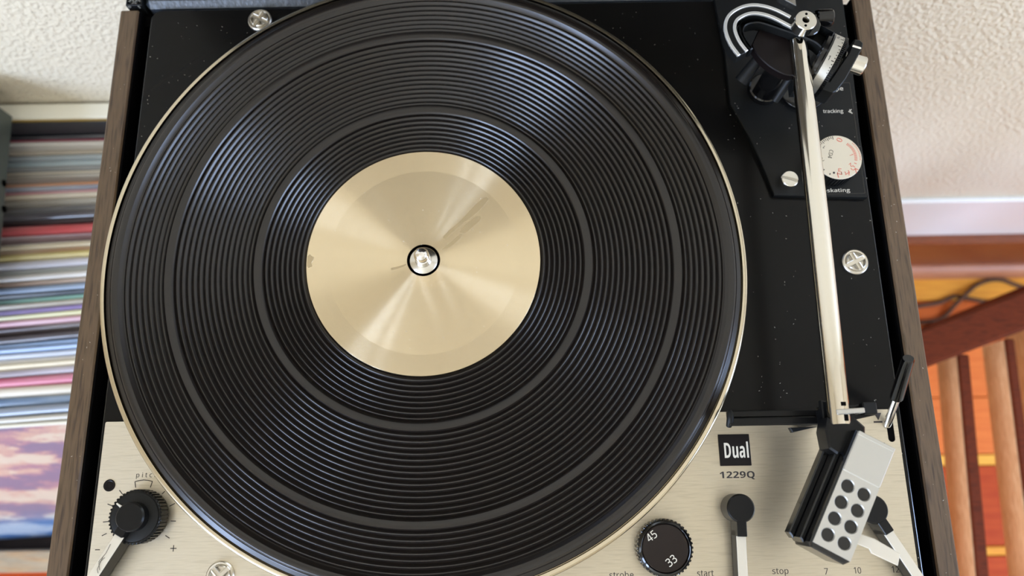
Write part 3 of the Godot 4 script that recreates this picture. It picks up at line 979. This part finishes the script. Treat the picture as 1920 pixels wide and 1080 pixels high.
func speed_knob(t: Node3D) -> void:
	var k := put("speed_knob", knurled(12.5, 7.0, 40), mt.black_gloss, t, Vector3(107.3, 0.6, 131.2) * MM)
	var b := mm()
	b.lathe([Vector2(12.0, 6.8), Vector2(11.6, 7.6), Vector2(10.7, 8.2), Vector2(10.4, 7.9), Vector2(10.3, 7.3)], 56)
	put("bezel", b, mt.black_gloss, k)
	var g := mm()
	g.lathe([Vector2(10.35, 7.0), Vector2(10.2, 7.7), Vector2(9.9, 7.85), Vector2(9.5, 7.8), Vector2(8.5, 7.72), Vector2(6.5, 7.6), Vector2(4.0, 7.5), Vector2(0, 7.45)], 56, 0.5)
	put("lens", g, mt.smoked_lens, k)
	writing(k, "45", -5.9, 7.84, -5.2, 4.6, 3.5, mt.ink_light, 0.62, false, "numeral")
	writing(k, "33", 2.2, 7.84, 5.2, 4.6, 3.5, mt.ink_light, 0.62, false, "numeral")

func badge(t: Node3D, face: Node3D) -> void:
	var b := mm()
	b.box(Vector3(143.6, 0.9, 88.9), Vector3(14.4, 0.7, 14.3), 0.15)
	var p := put("badge", b, mt.badge_black, t)
	writing(p, "Dual", 144.3, 1.26, 88.9, 11.2, 7.4, mt.ink_light, 0.0, true)
	writing(face, "1229Q", 143.9, 0.6, 100.4, 16.2, 3.7, mt.ink_dark, 0.0, true)
	var s := mm()
	s.prism([Vector2(210.4, 72.9), Vector2(213.9, 72.9), Vector2(212.1, 76.4)], 0.6, 0.66)
	s.prism([Vector2(209.8, 76.7), Vector2(213.9, 76.7), Vector2(213.9, 77.5), Vector2(209.8, 77.5)], 0.6, 0.66)
	s.prism([Vector2(210.9, 86.7), Vector2(213.7, 86.7), Vector2(213.5, 87.3), Vector2(210.9, 87.3)], 0.6, 0.66)
	put("cue_symbol", s, mt.ink_dark, face)

func cross_screw(t: Node3D, x: float, z: float, turn: float) -> void:
	var m := mm()
	m.lathe([Vector2(6.5, 0.0), Vector2(6.4, 1.0), Vector2(5.9, 1.5), Vector2(5.2, 1.4), Vector2(4.9, 1.1), Vector2(0, 1.1)], 40, 0.5)
	var o := put("screw", m, mt.screw_metal, t, Vector3(x, 0.1, z) * MM)
	o.rotation.y = turn
	var h := mm()
	for q in 4:
		var p := []
		var a0 := q * PI / 2
		p.append(Vector2(0.9, 0.9).rotated(a0))
		p.append(Vector2(4.55, 0.9).rotated(a0))
		for i in 7:
			var an := lerpf(0.24, PI / 2 - 0.24, i / 6.0)
			p.append((Vector2(cos(an), sin(an)) * 4.75).rotated(a0))
		p.append(Vector2(0.9, 4.55).rotated(a0))
		h.prism(p, 1.0, 2.5, 0.4)
	put("screw_head", h, mt.screw_metal, o)

func screws(t: Node3D) -> void:
	cross_screw(t, 211.2, -1.1, 0.45)
	cross_screw(t, -93.2, -143.6, -0.5)
	cross_screw(t, -91.4, 140.6, 0.75)

func arm_base(t: Node3D) -> void:
	var b := mm()
	b.prism(pts2("153.4,-151 153.6,-149.5 156.4,-118 156.5,-87.2 160.2,-78.9 164.9,-67.5 168.8,-55.5 171.9,-45.2 174.2,-36.2 220.8,-34.2 222.4,-100 222.7,-151"), 0.0, 3.2, 0.35)
	var base := put("arm_base", b, mt.black_satin, t)
	var inlay := mm()
	for q in [[219.9, -98.2, 219.7, -36.2], [192.0, -36.2, 219.7, -36.2], [206.0, -98.2, 219.9, -98.2]]:
		line(inlay, q[0], q[1], q[2], q[3], 0.45, 3.2)
	put("inlay_edge", inlay, mt.black_gloss, base)
	writing(base, "angle", 211.5, 3.2, -94.7, 9.2, 3.1, mt.ink_light)
	writing(base, "tracking", 209.3, 3.2, -81.8, 10.4, 2.7, mt.ink_light)
	var ag := mm()
	for q in [[217.2, -81.6, 219.0, -82.9], [217.2, -81.6, 219.2, -80.6], [217.9, -82.9, 218.9, -80.3]]:
		line(ag, q[0], q[1], q[2], q[3], 0.32, 3.2)
	put("angle_symbol", ag, mt.ink_light, base)
	writing(base, "anti–skating", 202.6, 3.2, -37.9, 19.6, 2.6, mt.ink_light)
	var tri := mm()
	tri.prism(pts2("187,-148 190.3,-145.2 195.4,-141.8 195.3,-148"), 3.0, 7.6, 0.3)
	put("pointer_plate", tri, mt.nickel, base)
	var ring := mm()
	ring.lathe([Vector2(12.4, 3.2), Vector2(12.3, 5.0), Vector2(12.1, 5.3), Vector2(11.8, 5.3), Vector2(11.6, 5.0), Vector2(0.0, 5.0)], 56, 0.3)
	put("pivot_disc", ring, mt.black_gloss, base, Vector3(194.6, 0, -94.6) * MM)
	# anti-skating dial
	var k := put("anti_skating_dial", knurled(11.9, 8.6, 46), mt.black_plastic, t, Vector3(204.6, 3.2, -52.2) * MM)
	var f := mm()
	f.lathe([Vector2(11.7, 8.4), Vector2(11.7, 8.9), Vector2(11.5, 9.1), Vector2(0, 9.1)], 56, 0.4)
	put("dial_face", f, mt.dial_white, k)
	var red := mm()
	var dark := mm()
	for n in 15:
		var a := deg_to_rad(-52 + n * 4.6)
		radial(red, a, 8.0, 9.4, 0.28, 9.1)
		if n > 1 and n < 14:
			radial(red, a + 0.02, 10.5, 11.1, 0.28, 9.1)
	for n in 7:
		var a := deg_to_rad(24 + n * 12.5)
		radial(red, a, 8.2, 9.4, 0.28, 9.1)
	for q in [[2.3, 9.6, 4.4, 8.2], [4.4, 8.2, 4.0, 9.9], [7.4, 6.2, 9.1, 7.2], [-1.6, 8.8, -1.2, 11.0], [-1.6, 8.8, 0.6, 9.4], [0.6, 9.4, 0.5, 7.9], [6.4, 7.2, 7.6, 6.6], [7.6, 6.6, 7.9, 8.8]]:
		line(red, q[0], q[1], q[2], q[3], 0.3, 9.1)
	for n in 13:
		var a := deg_to_rad(-98 - n * 5.2)
		radial(dark, a, 10.1 if n % 3 else 9.6, 11.3, 0.28, 9.1)
	for n in 3:
		radial(dark, deg_to_rad(160 - n * 20), 10.0, 10.8, 0.5, 9.1)
	dark.x = Transform3D(Basis.from_scale(Vector3.ONE * MM), Vector3.ZERO)
	dark.prism(circle(0.55, 14, Vector2(-3.2, 8.4)), 9.1, 9.16)
	put("red_scale", red, mt.ink_red, k)
	put("black_scale", dark, mt.ink_dark, k)
	writing(k, "CD4", -3.6, 9.1, -1.6, 4.6, 2.0, mt.ink_dark, -1.9, false, "numeral")
	writing(k, "1", -6.3, 9.1, -5.4, 0.7, 1.7, mt.ink_dark, 2.4, false, "numeral")
	writing(k, "2", -8.0, 9.1, 1.2, 1.2, 1.8, mt.ink_dark, -2.6, false, "numeral")
	writing(k, "0", 1.7, 9.1, -9.2, 1.9, 2.8, mt.ink_red, 1.1, false, "numeral")
	writing(k, "1", 6.6, 9.1, -1.1, 0.6, 1.8, mt.ink_red, -1.3, false, "numeral")
	writing(k, "2", 5.8, 9.1, 4.4, 1.5, 1.9, mt.ink_red, -2.4, false, "numeral")
	writing(k, "3", -0.2, 9.1, 7.0, 1.5, 1.9, mt.ink_red, 2.9, false, "numeral")
	# slotted screw
	var sc := mm()
	sc.lathe([Vector2(4.3, 3.2), Vector2(4.2, 6.6), Vector2(0, 6.6)], 32, 0.4)
	var so := put("slotted_screw", sc, mt.nickel, t, Vector3(181.3, 0, -43.0) * MM)
	var hd := mm()
	hd.x = Transform3D(Basis(Vector3.UP, -0.32).scaled_local(Vector3.ONE * MM), Vector3.ZERO)
	for s in [-1, 1]:
		var p := []
		for i in 17:
			var an := lerpf(0.14, PI - 0.14, i / 16.0)
			p.append(Vector2(cos(an) * 4.2, s * sin(an) * 4.2))
		hd.prism(p, 6.6, 8.0, 0.3)
	put("screw_head", hd, mt.nickel, so)

func radial(m: Mesher, a: float, r0: float, r1: float, w: float, y: float) -> void:
	line(m, cos(a) * r0, sin(a) * r0, cos(a) * r1, sin(a) * r1, w, y)

func tone_arm(t: Node3D) -> void:
	# ---- gimbal
	var g := Node3D.new()
	g.name = "gimbal"
	t.add_child(g, true)
	var post := mm()
	post.lathe([Vector2(8.4, 3.2), Vector2(8.2, 6.4), Vector2(7.6, 7.0), Vector2(5.0, 7.0), Vector2(5.0, 41.0), Vector2(0, 41.0)], 40)
	put("pivot_post", post, mt.black_gloss, g, Vector3(174.4, 0, -94.4) * MM)
	# U-shaped bearing bail with two polished edges
	var path := curve2(pts2("149.2,-86.6 146.0,-92.5 144.4,-99.5 146.0,-105.0 150.4,-108.4 155.4,-109.8 160.6,-109.2 166.0,-107.0 172.6,-102.8 179.0,-98.6"))
	var bail := mm()
	bail.strip(path, 2.9, 46.0, 51.6, 0.2)
	put("bail", bail, mt.black_satin, g)
	var e1 := mm()
	var e2 := mm()
	var po := []
	var pin := []
	for i in path.size():
		var d: Vector2 = (path[min(i + 1, path.size() - 1)] - path[max(i - 1, 0)]).normalized()
		var o := Vector2(-d.y, d.x) * 2.15
		po.append(path[i] - o); pin.append(path[i] + o)
	e1.strip(po.slice(0, po.size() - 9), 0.75, 51.0, 52.4, 0.2)
	e2.strip(pin, 0.75, 51.0, 52.4, 0.2)
	put("polished_edge", e1, mt.white_strip, g)
	put("polished_edge", e2, mt.white_strip, g)
	# bearing screw
	var bs := mm()
	bs.lathe([Vector2(5.0, 52.2), Vector2(5.0, 57.6), Vector2(4.7, 58.0), Vector2(1.7, 58.0), Vector2(1.4, 57.4), Vector2(1.2, 54.5)], 40, 0.4)
	put("bearing_screw", bs, mt.nickel, g, Vector3(177.4, 0, -99.6) * MM)
	var pits := mm()
	pits.lathe([Vector2(1.25, 54.6), Vector2(0, 54.6)], 20)
	for q in [[0.5, -3.0], [-0.5, 3.0]]:
		pits.x = Transform3D(Basis.from_scale(Vector3.ONE * MM), Vector3(q[0], 0, q[1]) * MM)
		pits.lathe([Vector2(0.62, 57.9), Vector2(0.62, 58.05), Vector2(0, 58.05)], 14)
	put("screw_pit", pits, mt.pit, g, Vector3(177.4, 0, -99.6) * MM)
	var boss := mm()
	boss.lathe([Vector2(6.2, 34.0), Vector2(6.2, 50.0), Vector2(5.8, 50.4), Vector2(0, 50.4)], 40, 0.4)
	put("boss", boss, mt.black_gloss, g, Vector3(181.2, 0, -102.6) * MM)
	var th := mm()
	th.x = Transform3D(Basis(Vector3.BACK, -PI / 2).scaled_local(Vector3.ONE * MM), Vector3(189.0, 42.0, -111.0) * MM)
	th.lathe([Vector2(3.6, 0.0), Vector2(4.1, 0.4), Vector2(4.1, 7.2), Vector2(3.7, 7.8), Vector2(0, 7.8)], 32, 0.4)
	th.lathe([Vector2(2.6, -6.0), Vector2(2.6, 0.1)], 24)
	put("thumb_screw", th, mt.black_gloss, g)
	# top bar of the bearing frame
	var bar := mm()
	bar.prism(curve2(pts2("155.0,-90.5 152.2,-95.5 151.4,-99.6 152.4,-102.2 154.6,-103.4 157.8,-103.9 160.3,-103.5 164.4,-101.9 170.0,-99.5 177.1,-96.5 184.1,-92.7 187.7,-87.9"), 5) + pts2("193.7,-98.2 187.7,-102.3 179.0,-103.0 171.0,-104.5 164.5,-107.6 158.5,-109.0 152.6,-107.6 149.6,-103.0 149.4,-98.6 151.6,-92.6 153.6,-89.6"), 43.5, 50.0, 0.5)
	put("bearing_frame", bar, mt.black_satin, g)
	var pl := mm()
	pl.prism(pts2("160.6,-104.1 172.9,-98.7 176.5,-92.0 176.5,-80.0") + curve2(pts2("172.7,-78.8 169.6,-79.7 166.1,-81.7 162.7,-84.5 159.3,-88.5 156.8,-93.1 156.2,-95.4"), 4), 40.5, 45.0, 0.4)
	put("bearing_plate", pl, mt.badge_black, g)
	# frame round the force dial
	var fr := mm()
	fr.prism(pts2("177.0,-82.0 177.0,-76.4 183.8,-76.6 193.6,-72.6 195.2,-73.2 200.4,-79.5 210.4,-95.7 211.2,-98.6 209.7,-100.4 207.2,-100.6 203.6,-93.4 192.6,-78.4 187.6,-80.6"), 29.0, 40.0, 0.5)
	put("dial_frame", fr, mt.black_satin, g)
	var ch := mm()
	ch.x = Transform3D(Basis(Vector3.UP, -0.36).scaled_local(Vector3.ONE * MM), Vector3(207.6, 39.6, -96.4) * MM)
	ch.box(Vector3.ZERO, Vector3(4.6, 1.6, 1.2), 0.4)
	put("chrome_insert", ch, mt.chrome, g)
	# tracking force dial: axis lies flat and points to the right and towards the viewer
	var ax := Vector3(0.875, 0.0, 0.484)
	var dl := Node3D.new()
	dl.name = "force_dial"
	dl.transform = Transform3D(Basis(ax.cross(Vector3.UP), ax, Vector3.UP).orthonormalized(), Vector3(192.2, 37.0, -88.6) * MM)
	t.add_child(dl, true)
	var drum := mm()
	drum.lathe([Vector2(14.6, -2.0), Vector2(14.6, 2.2)], 72)
	put("scale_band", drum, mt.satin_silver, dl)
	var bl := mm()
	bl.lathe([Vector2(0, -6.0), Vector2(13.2, -6.0), Vector2(14.2, -5.0), Vector2(14.4, -3.4), Vector2(14.8, -2.8), Vector2(14.8, -2.0), Vector2(0, -2.0)], 56, 0.4)
	put("drum", bl, mt.black_gloss, dl)
	var kn := mm()
	for i in 90:
		var a := TAU * i / 90
		kn.x = Transform3D(Basis(Vector3.UP, -a).scaled_local(Vector3.ONE * MM), Vector3.ZERO)
		kn.box(Vector3(14.7, 3.1, 0), Vector3(0.7, 1.5, 0.5))
	kn.x = Transform3D(Basis.from_scale(Vector3.ONE * MM), Vector3.ZERO)
	kn.lathe([Vector2(0, 2.2), Vector2(14.6, 2.2), Vector2(14.6, 4.0), Vector2(0, 4.0)], 56)
	put("knurled_rim", kn, mt.black_plastic, dl)
	# marks on the band
	var mk := mm()
	for q in [[-34, 0.4, 0.4], [-28, 1.5, 0.4], [-18, 0.5, 0.5], [-7, 1.6, 0.4], [0, 0.5, 0.5], [6, 0.5, 0.5], [12, 0.5, 0.5], [18, 0.5, 0.5], [24, 1.3, 0.4], [30, 0.5, 0.5], [36, 0.5, 0.5], [41, 0.4, 0.4], [46, 0.4, 0.4]]:
		var a := deg_to_rad(q[0])
		mk.x = Transform3D(Basis(Vector3.UP, dial_turn(a)).scaled_local(Vector3.ONE * MM), Vector3.ZERO)
		mk.box(Vector3(14.62, 1.9 - q[1] / 2, 0), Vector3(0.08, q[1], q[2]))
	put("scale_marks", mk, mt.ink_dark, dl)
	for q in [["2", -31.0], ["1", 21.0]]:
		numeral_on_drum(dl, q[0], deg_to_rad(q[1]))
	# chrome knob at the end
	var cw := mm()
	var kd := Vector3(0.93, 0.0, 0.36)
	cw.x = Transform3D(Basis(kd.cross(Vector3.UP), kd, Vector3.UP).orthonormalized().scaled_local(Vector3.ONE * MM), Vector3(203.4, 33.0, -93.6) * MM)
	cw.lathe([Vector2(4.4, 0.0), Vector2(4.6, 10.0), Vector2(4.2, 10.5), Vector2(0, 10.5)], 40, 0.4)
	put("balance_knob", cw, mt.nickel, t)
	# feet of the gimbal
	for q in [[166.2, 30, -100.0, 157.6, 20, -90.5, 2.6, 3.4], [180.0, 30, -88.5, 174.2, 18, -80.6, 2.8, 1.8]]:
		var ft := mm()
		ft.tube([Vector3(q[0], q[1], q[2]), Vector3(q[3], q[4], q[5])], [q[6], q[7]], 14)
		put("peg", ft, mt.black_satin, g)
	# ---- arm tube, neck, headshell
	var arm := mm()
	arm.tube([Vector3(177.9, arm_y, -96.5), Vector3(177.6, arm_y, -60), Vector3(177.1, arm_y, -10), Vector3(176.2, arm_y, 40), Vector3(175.4, arm_y, 80.6), Vector3(175.4, arm_y, 81.4)], [4.25, 4.45, 4.55, 4.5, 4.45, 4.1], 40)
	var tube := put("arm_tube", arm, mt.arm_tube, t)
	tag(tube, "polished chrome arm tube")
	var sl := mm()
	sl.box(Vector3(176.1, arm_y + 3.9, 73.4), Vector3(2.0, 1.6, 1.6), 0.1)
	sl.box(Vector3(176.6, arm_y + 3.9, 79.0), Vector3(1.6, 1.6, 2.6), 0.1)
	put("slot", sl, mt.pit, tube)
	headshell(t)

func dial_turn(a: float) -> float:
	# angle about the drum axis so that 0 looks straight up and positive runs towards the viewer
	return -PI / 2 + a

func numeral_on_drum(dl: Node3D, s: String, a: float) -> void:
	var f := SystemFont.new()
	f.font_names = PackedStringArray(["Droid Sans"])
	var tm := TextMesh.new()
	tm.font = f; tm.text = s; tm.font_size = 48; tm.pixel_size = 0.001; tm.depth = 0.002; tm.curve_step = 1.0
	var b := tm.get_aabb()
	var o := MeshInstance3D.new()
	o.name = "numeral"
	o.mesh = tm
	o.material_override = mt.ink_dark
	var out := Basis(Vector3.UP, dial_turn(a)) * Vector3.RIGHT
	var right := Vector3.UP
	var up := out.cross(right)
	var sc := 2.2 * MM / b.size.y
	o.transform = Transform3D(Basis(right * sc, up * sc, out * sc * 0.05), out * 14.62 * MM + Vector3(0, -0.9 * MM, 0))
	o.transform.origin -= o.transform.basis * Vector3(b.position.x + b.size.x / 2, b.position.y + b.size.y / 2, 0)
	dl.add_child(o, true)

func headshell(t: Node3D) -> void:
	var h := Node3D.new()
	h.name = "headshell"
	t.add_child(h, true)
	var nk := mm()
	nk.prism(pts2("170.4,78.5 180.6,78.0 185.2,82.6 184.0,92.0 172.6,93.4 169.4,91.0 168.8,84.0"), 36.0, 46.6, 0.8)
	put("neck", nk, mt.black_plastic, h)
	# local frame: x across, z along the shell
	var u := Vector3(0.876, 0, 0.483)
	var w := Vector3(-0.483, 0, 0.876)
	var bs := Basis(u, Vector3.UP, w).scaled_local(Vector3.ONE * MM)
	var org := Vector3(186.0, 0, 88.9) * MM
	var sh := mm()
	sh.x = Transform3D(bs, org)
	sh.prism(pts2("-8.3,-1.0 8.2,-0.6 8.4,47.0 6.4,49.4 -7.0,49.2 -8.3,47.6"), 33.5, 51.2, 0.5)
	sh.prism(pts2("-10.2,3.0 -8.2,1.0 -8.2,48.4 -10.2,47.2"), 33.5, 45.0, 0.5)
	sh.prism(pts2("-12.6,8.0 -10.1,5.0 -10.1,48.0 -12.6,46.6"), 32.5, 38.0, 0.5)
	put("shell", sh, mt.black_gloss, h)
	var cv := mm()
	cv.x = Transform3D(bs, org)
	cv.box(Vector3(0.1, 51.7, 7.7), Vector3(15.6, 1.4, 17.4), 0.4)
	cv.box(Vector3(0.1, 52.3, -0.1), Vector3(15.4, 0.6, 1.8), 0.25)
	perforated(cv, -7.6, 16.4, 7.9, 47.2, 50.6, 52.0, [21.3, 28.2, 35.1, 42.0], [-3.4, 3.4], 2.75)
	var co := put("cover", cv, mt.satin_silver, h)
	tag(co, "silver perforated cover")
	var ch := mm()
	ch.x = Transform3D(bs, org)
	ch.box(Vector3(0, 49.2, 31.6), Vector3(14.4, 0.4, 29.6))
	ch.box(Vector3(0.2, 49.6, 29.5), Vector3(7.0, 0.7, 2.0), 0.2)
	put("cartridge", ch, mt.badge_black, h)
	var fl := mm()
	fl.prism(pts2("176.5,123.2 186.0,126.6 195.4,132.4 193.8,137.0 184.0,132.2 183.2,130.4 175.5,127.2"), 39.2, 40.0, 0.3)
	put("finger_lift", fl, mt.cream_paint, h)

func perforated(m: Mesher, x0: float, z0: float, x1: float, z1: float, y0: float, y1: float, rows: Array, cols: Array, r: float) -> void:
	# sheet with round holes: one cell for each hole, the hole walls included
	var zc := [z0]
	for i in rows.size() - 1:
		zc.append((rows[i] + rows[i + 1]) / 2)
	zc.append(z1)
	var xc := [x0, (cols[0] + cols[1]) / 2, x1]
	for i in rows.size():
		for k in cols.size():
			var c := Vector2(cols[k], rows[i])
			var a := Vector2(xc[k], zc[i])
			var b := Vector2(xc[k + 1], zc[i + 1])
			var n := 32
			for s in n:
				var p := []
				var q := []
				for e in 2:
					var an := TAU * (s + e) / n + PI / 4
					var d := Vector2(cos(an), sin(an))
					var fx := 1e6
					var fy := 1e6
					if abs(d.x) > 1e-5: fx = ((b.x - c.x) if d.x > 0 else (a.x - c.x)) / d.x
					if abs(d.y) > 1e-5: fy = ((b.y - c.y) if d.y > 0 else (a.y - c.y)) / d.y
					var f: float = min(fx, fy)
					p.append(c + d * r)
					q.append(c + d * f)
				if abs(q[0].x - q[1].x) > 1e-4 and abs(q[0].y - q[1].y) > 1e-4:
					var kx: float = q[0].x if (abs(q[0].x - a.x) < 1e-4 or abs(q[0].x - b.x) < 1e-4) else q[1].x
					var ky: float = q[0].y if (abs(q[0].y - a.y) < 1e-4 or abs(q[0].y - b.y) < 1e-4) else q[1].y
					m.flat(Vector3(q[0].x, y1, q[0].y), Vector3(kx, y1, ky), Vector3(q[1].x, y1, q[1].y), Vector3.UP)
				var rim := 0.3
				m.quad(Vector3(p[0].x, y1, p[0].y), Vector3(q[0].x, y1, q[0].y), Vector3(q[1].x, y1, q[1].y), Vector3(p[1].x, y1, p[1].y), Vector3.UP)
				var i0: Vector2 = c + (p[0] - c) * (1.0 - rim / r)
				var i1: Vector2 = c + (p[1] - c) * (1.0 - rim / r)
				var cc := Vector3(c.x, 0, c.y)
				var inw := cc - Vector3((p[0] + p[1]).x / 2, 0, (p[0] + p[1]).y / 2)
				m.quad(Vector3(p[0].x, y1, p[0].y), Vector3(p[1].x, y1, p[1].y), Vector3(i1.x, y1 - 0.4, i1.y), Vector3(i0.x, y1 - 0.4, i0.y), inw + Vector3.UP)
				m.quad(Vector3(i0.x, y1 - 0.4, i0.y), Vector3(i1.x, y1 - 0.4, i1.y), Vector3(i1.x, y0, i1.y), Vector3(i0.x, y0, i0.y), inw)
	m.quad(Vector3(x0, y0, z1), Vector3(x1, y0, z1), Vector3(x1, y1, z1), Vector3(x0, y1, z1), Vector3.BACK)
	m.quad(Vector3(x0, y0, z0), Vector3(x0, y0, z1), Vector3(x0, y1, z1), Vector3(x0, y1, z0), Vector3.LEFT)
	m.quad(Vector3(x1, y0, z0), Vector3(x1, y0, z1), Vector3(x1, y1, z1), Vector3(x1, y1, z0), Vector3.RIGHT)

func arm_rest(t: Node3D) -> void:
	var r := Node3D.new()
	r.name = "arm_lift"
	t.add_child(r, true)
	var b := mm()
	b.box(Vector3(155.8, 22.6, 74.6), Vector3(40.4, 4.0, 3.2), 0.5)
	b.box(Vector3(155.8, 24.0, 77.9), Vector3(40.4, 2.4, 3.6), 0.5)
	b.box(Vector3(155.8, 21.6, 76.2), Vector3(40.0, 2.0, 4.4), 0.3)
	put("lift_bar", b, mt.black_plastic, r)
	var en := mm()
	en.tube([Vector3(136.2, 22.0, 79.4), Vector3(136.2, 24.6, 77.4), Vector3(136.4, 25.0, 74.6), Vector3(136.6, 24.0, 73.0)], [1.3, 1.6, 1.5, 0.9], 12)
	put("bar_end", en, mt.black_satin, r)
	var br := mm()
	br.box(Vector3(176.6, 24.0, 75.8), Vector3(2.2, 6.0, 7.6), 0.4)
	br.prism(pts2("172.4,79.6 176.0,75.6 178.6,75.2 178.6,79.8"), 20.0, 24.6, 0.3)
	put("bracket", br, mt.black_satin, r)
	var ps := mm()
	ps.box(Vector3(178.0, 17.0, 76.5), Vector3(8.0, 33.0, 6.0), 0.6)
	put("rest_post", ps, mt.black_plastic, r)
	var wd := mm()
	wd.prism(pts2("164.0,80.4 176.0,80.2 165.0,82.6"), 16.0, 19.0, 0.3)  # small dark wedge, triangular in plan, below the lift bar
	put("dark_wedge", wd, mt.black_satin, r)
	# locking clip over the arm
	var cl := mm()
	cl.prism(pts2("171.6,70.6 184.0,73.0 193.2,72.0 193.8,77.2 184.0,79.2 171.4,80.8"), 35.2, 38.6, 0.5)
	put("clip_base", cl, mt.black_plastic, r)
	var bk := mm()
	bk.box(Vector3(190.2, 40.0, 74.6), Vector3(6.0, 4.0, 5.0), 0.5)
	put("clip_stop", bk, mt.black_satin, r)
	var cp := mm()
	cp.x = Transform3D(Basis(Vector3.UP, 0.05).scaled_local(Vector3.ONE * MM), Vector3(178.2, 0, 76.5) * MM)
	cp.box(Vector3(0, 50.3, 0), Vector3(11.4, 0.9, 2.1), 0.3)
	cp.box(Vector3(5.4, 46.4, 0), Vector3(0.9, 8.6, 2.1), 0.3)
	put("clip_lever", cp, mt.satin_silver, r)

func cue_lever(t: Node3D) -> void:
	var c := Node3D.new()
	c.name = "cue_lever"
	t.add_child(c, true)
	var r := mm()
	r.tube([Vector3(215.9, 0.7, 78.7), Vector3(215.5, 7.5, 73.2), Vector3(215.0, 16.5, 66.4)], [1.7, 1.75, 1.8], 24)
	put("rod", r, mt.chrome, c)
	var h := mm()
	h.tube([Vector3(215.1, 14.6, 67.8), Vector3(215.05, 15.2, 67.3), Vector3(212.9, 28.0, 59.4), Vector3(211.2, 37.6, 53.8), Vector3(211.1, 38.2, 53.4)], [2.6, 2.9, 2.75, 2.6, 2.2], 28)
	put("grip", h, mt.black_gloss, c)

func dust() -> void:
	# lint and specks that lie on the deck, the mat and the frame: too many to count
	rng.seed = 77
	var mesh := BoxMesh.new()
	mesh.size = Vector3(0.00065, 0.00006, 0.00014)
	var mmesh := MultiMesh.new()
	mmesh.transform_format = MultiMesh.TRANSFORM_3D
	mmesh.mesh = mesh
	var list := []
	while list.size() < 420:
		var x := rng.randf_range(-168, 238)
		var z := rng.randf_range(-145, 150)
		var rr := Vector2(x, z).length()
		var y := 0.05
		if rr < 53: y = 19.62
		elif rr < 140.0: continue
		elif rr < 149: continue
		elif rr < 156: continue
		elif x < -161 or x > 230: y = 0.03
		elif x < -152 or x > 222: continue
		elif z > 71.5 and x > -151 and x < 220: y = 0.64
		elif x > 150 and z < -34: y = 3.25
		var s := rng.randf_range(0.35, 1.0)
		list.append(Transform3D(Basis(Vector3.UP, rng.randf() * TAU).scaled(Vector3.ONE * s), Vector3(x, y, z) * MM))
	mmesh.instance_count = list.size()
	for i in list.size():
		mmesh.set_instance_transform(i, list[i])
	var o := MultiMeshInstance3D.new()
	o.name = "dust"
	o.multimesh = mmesh
	o.material_override = mt.lint
	add_child(o)
	tag(o, "pale specks of lint and dust scattered over the record player", "dust", "", "stuff")
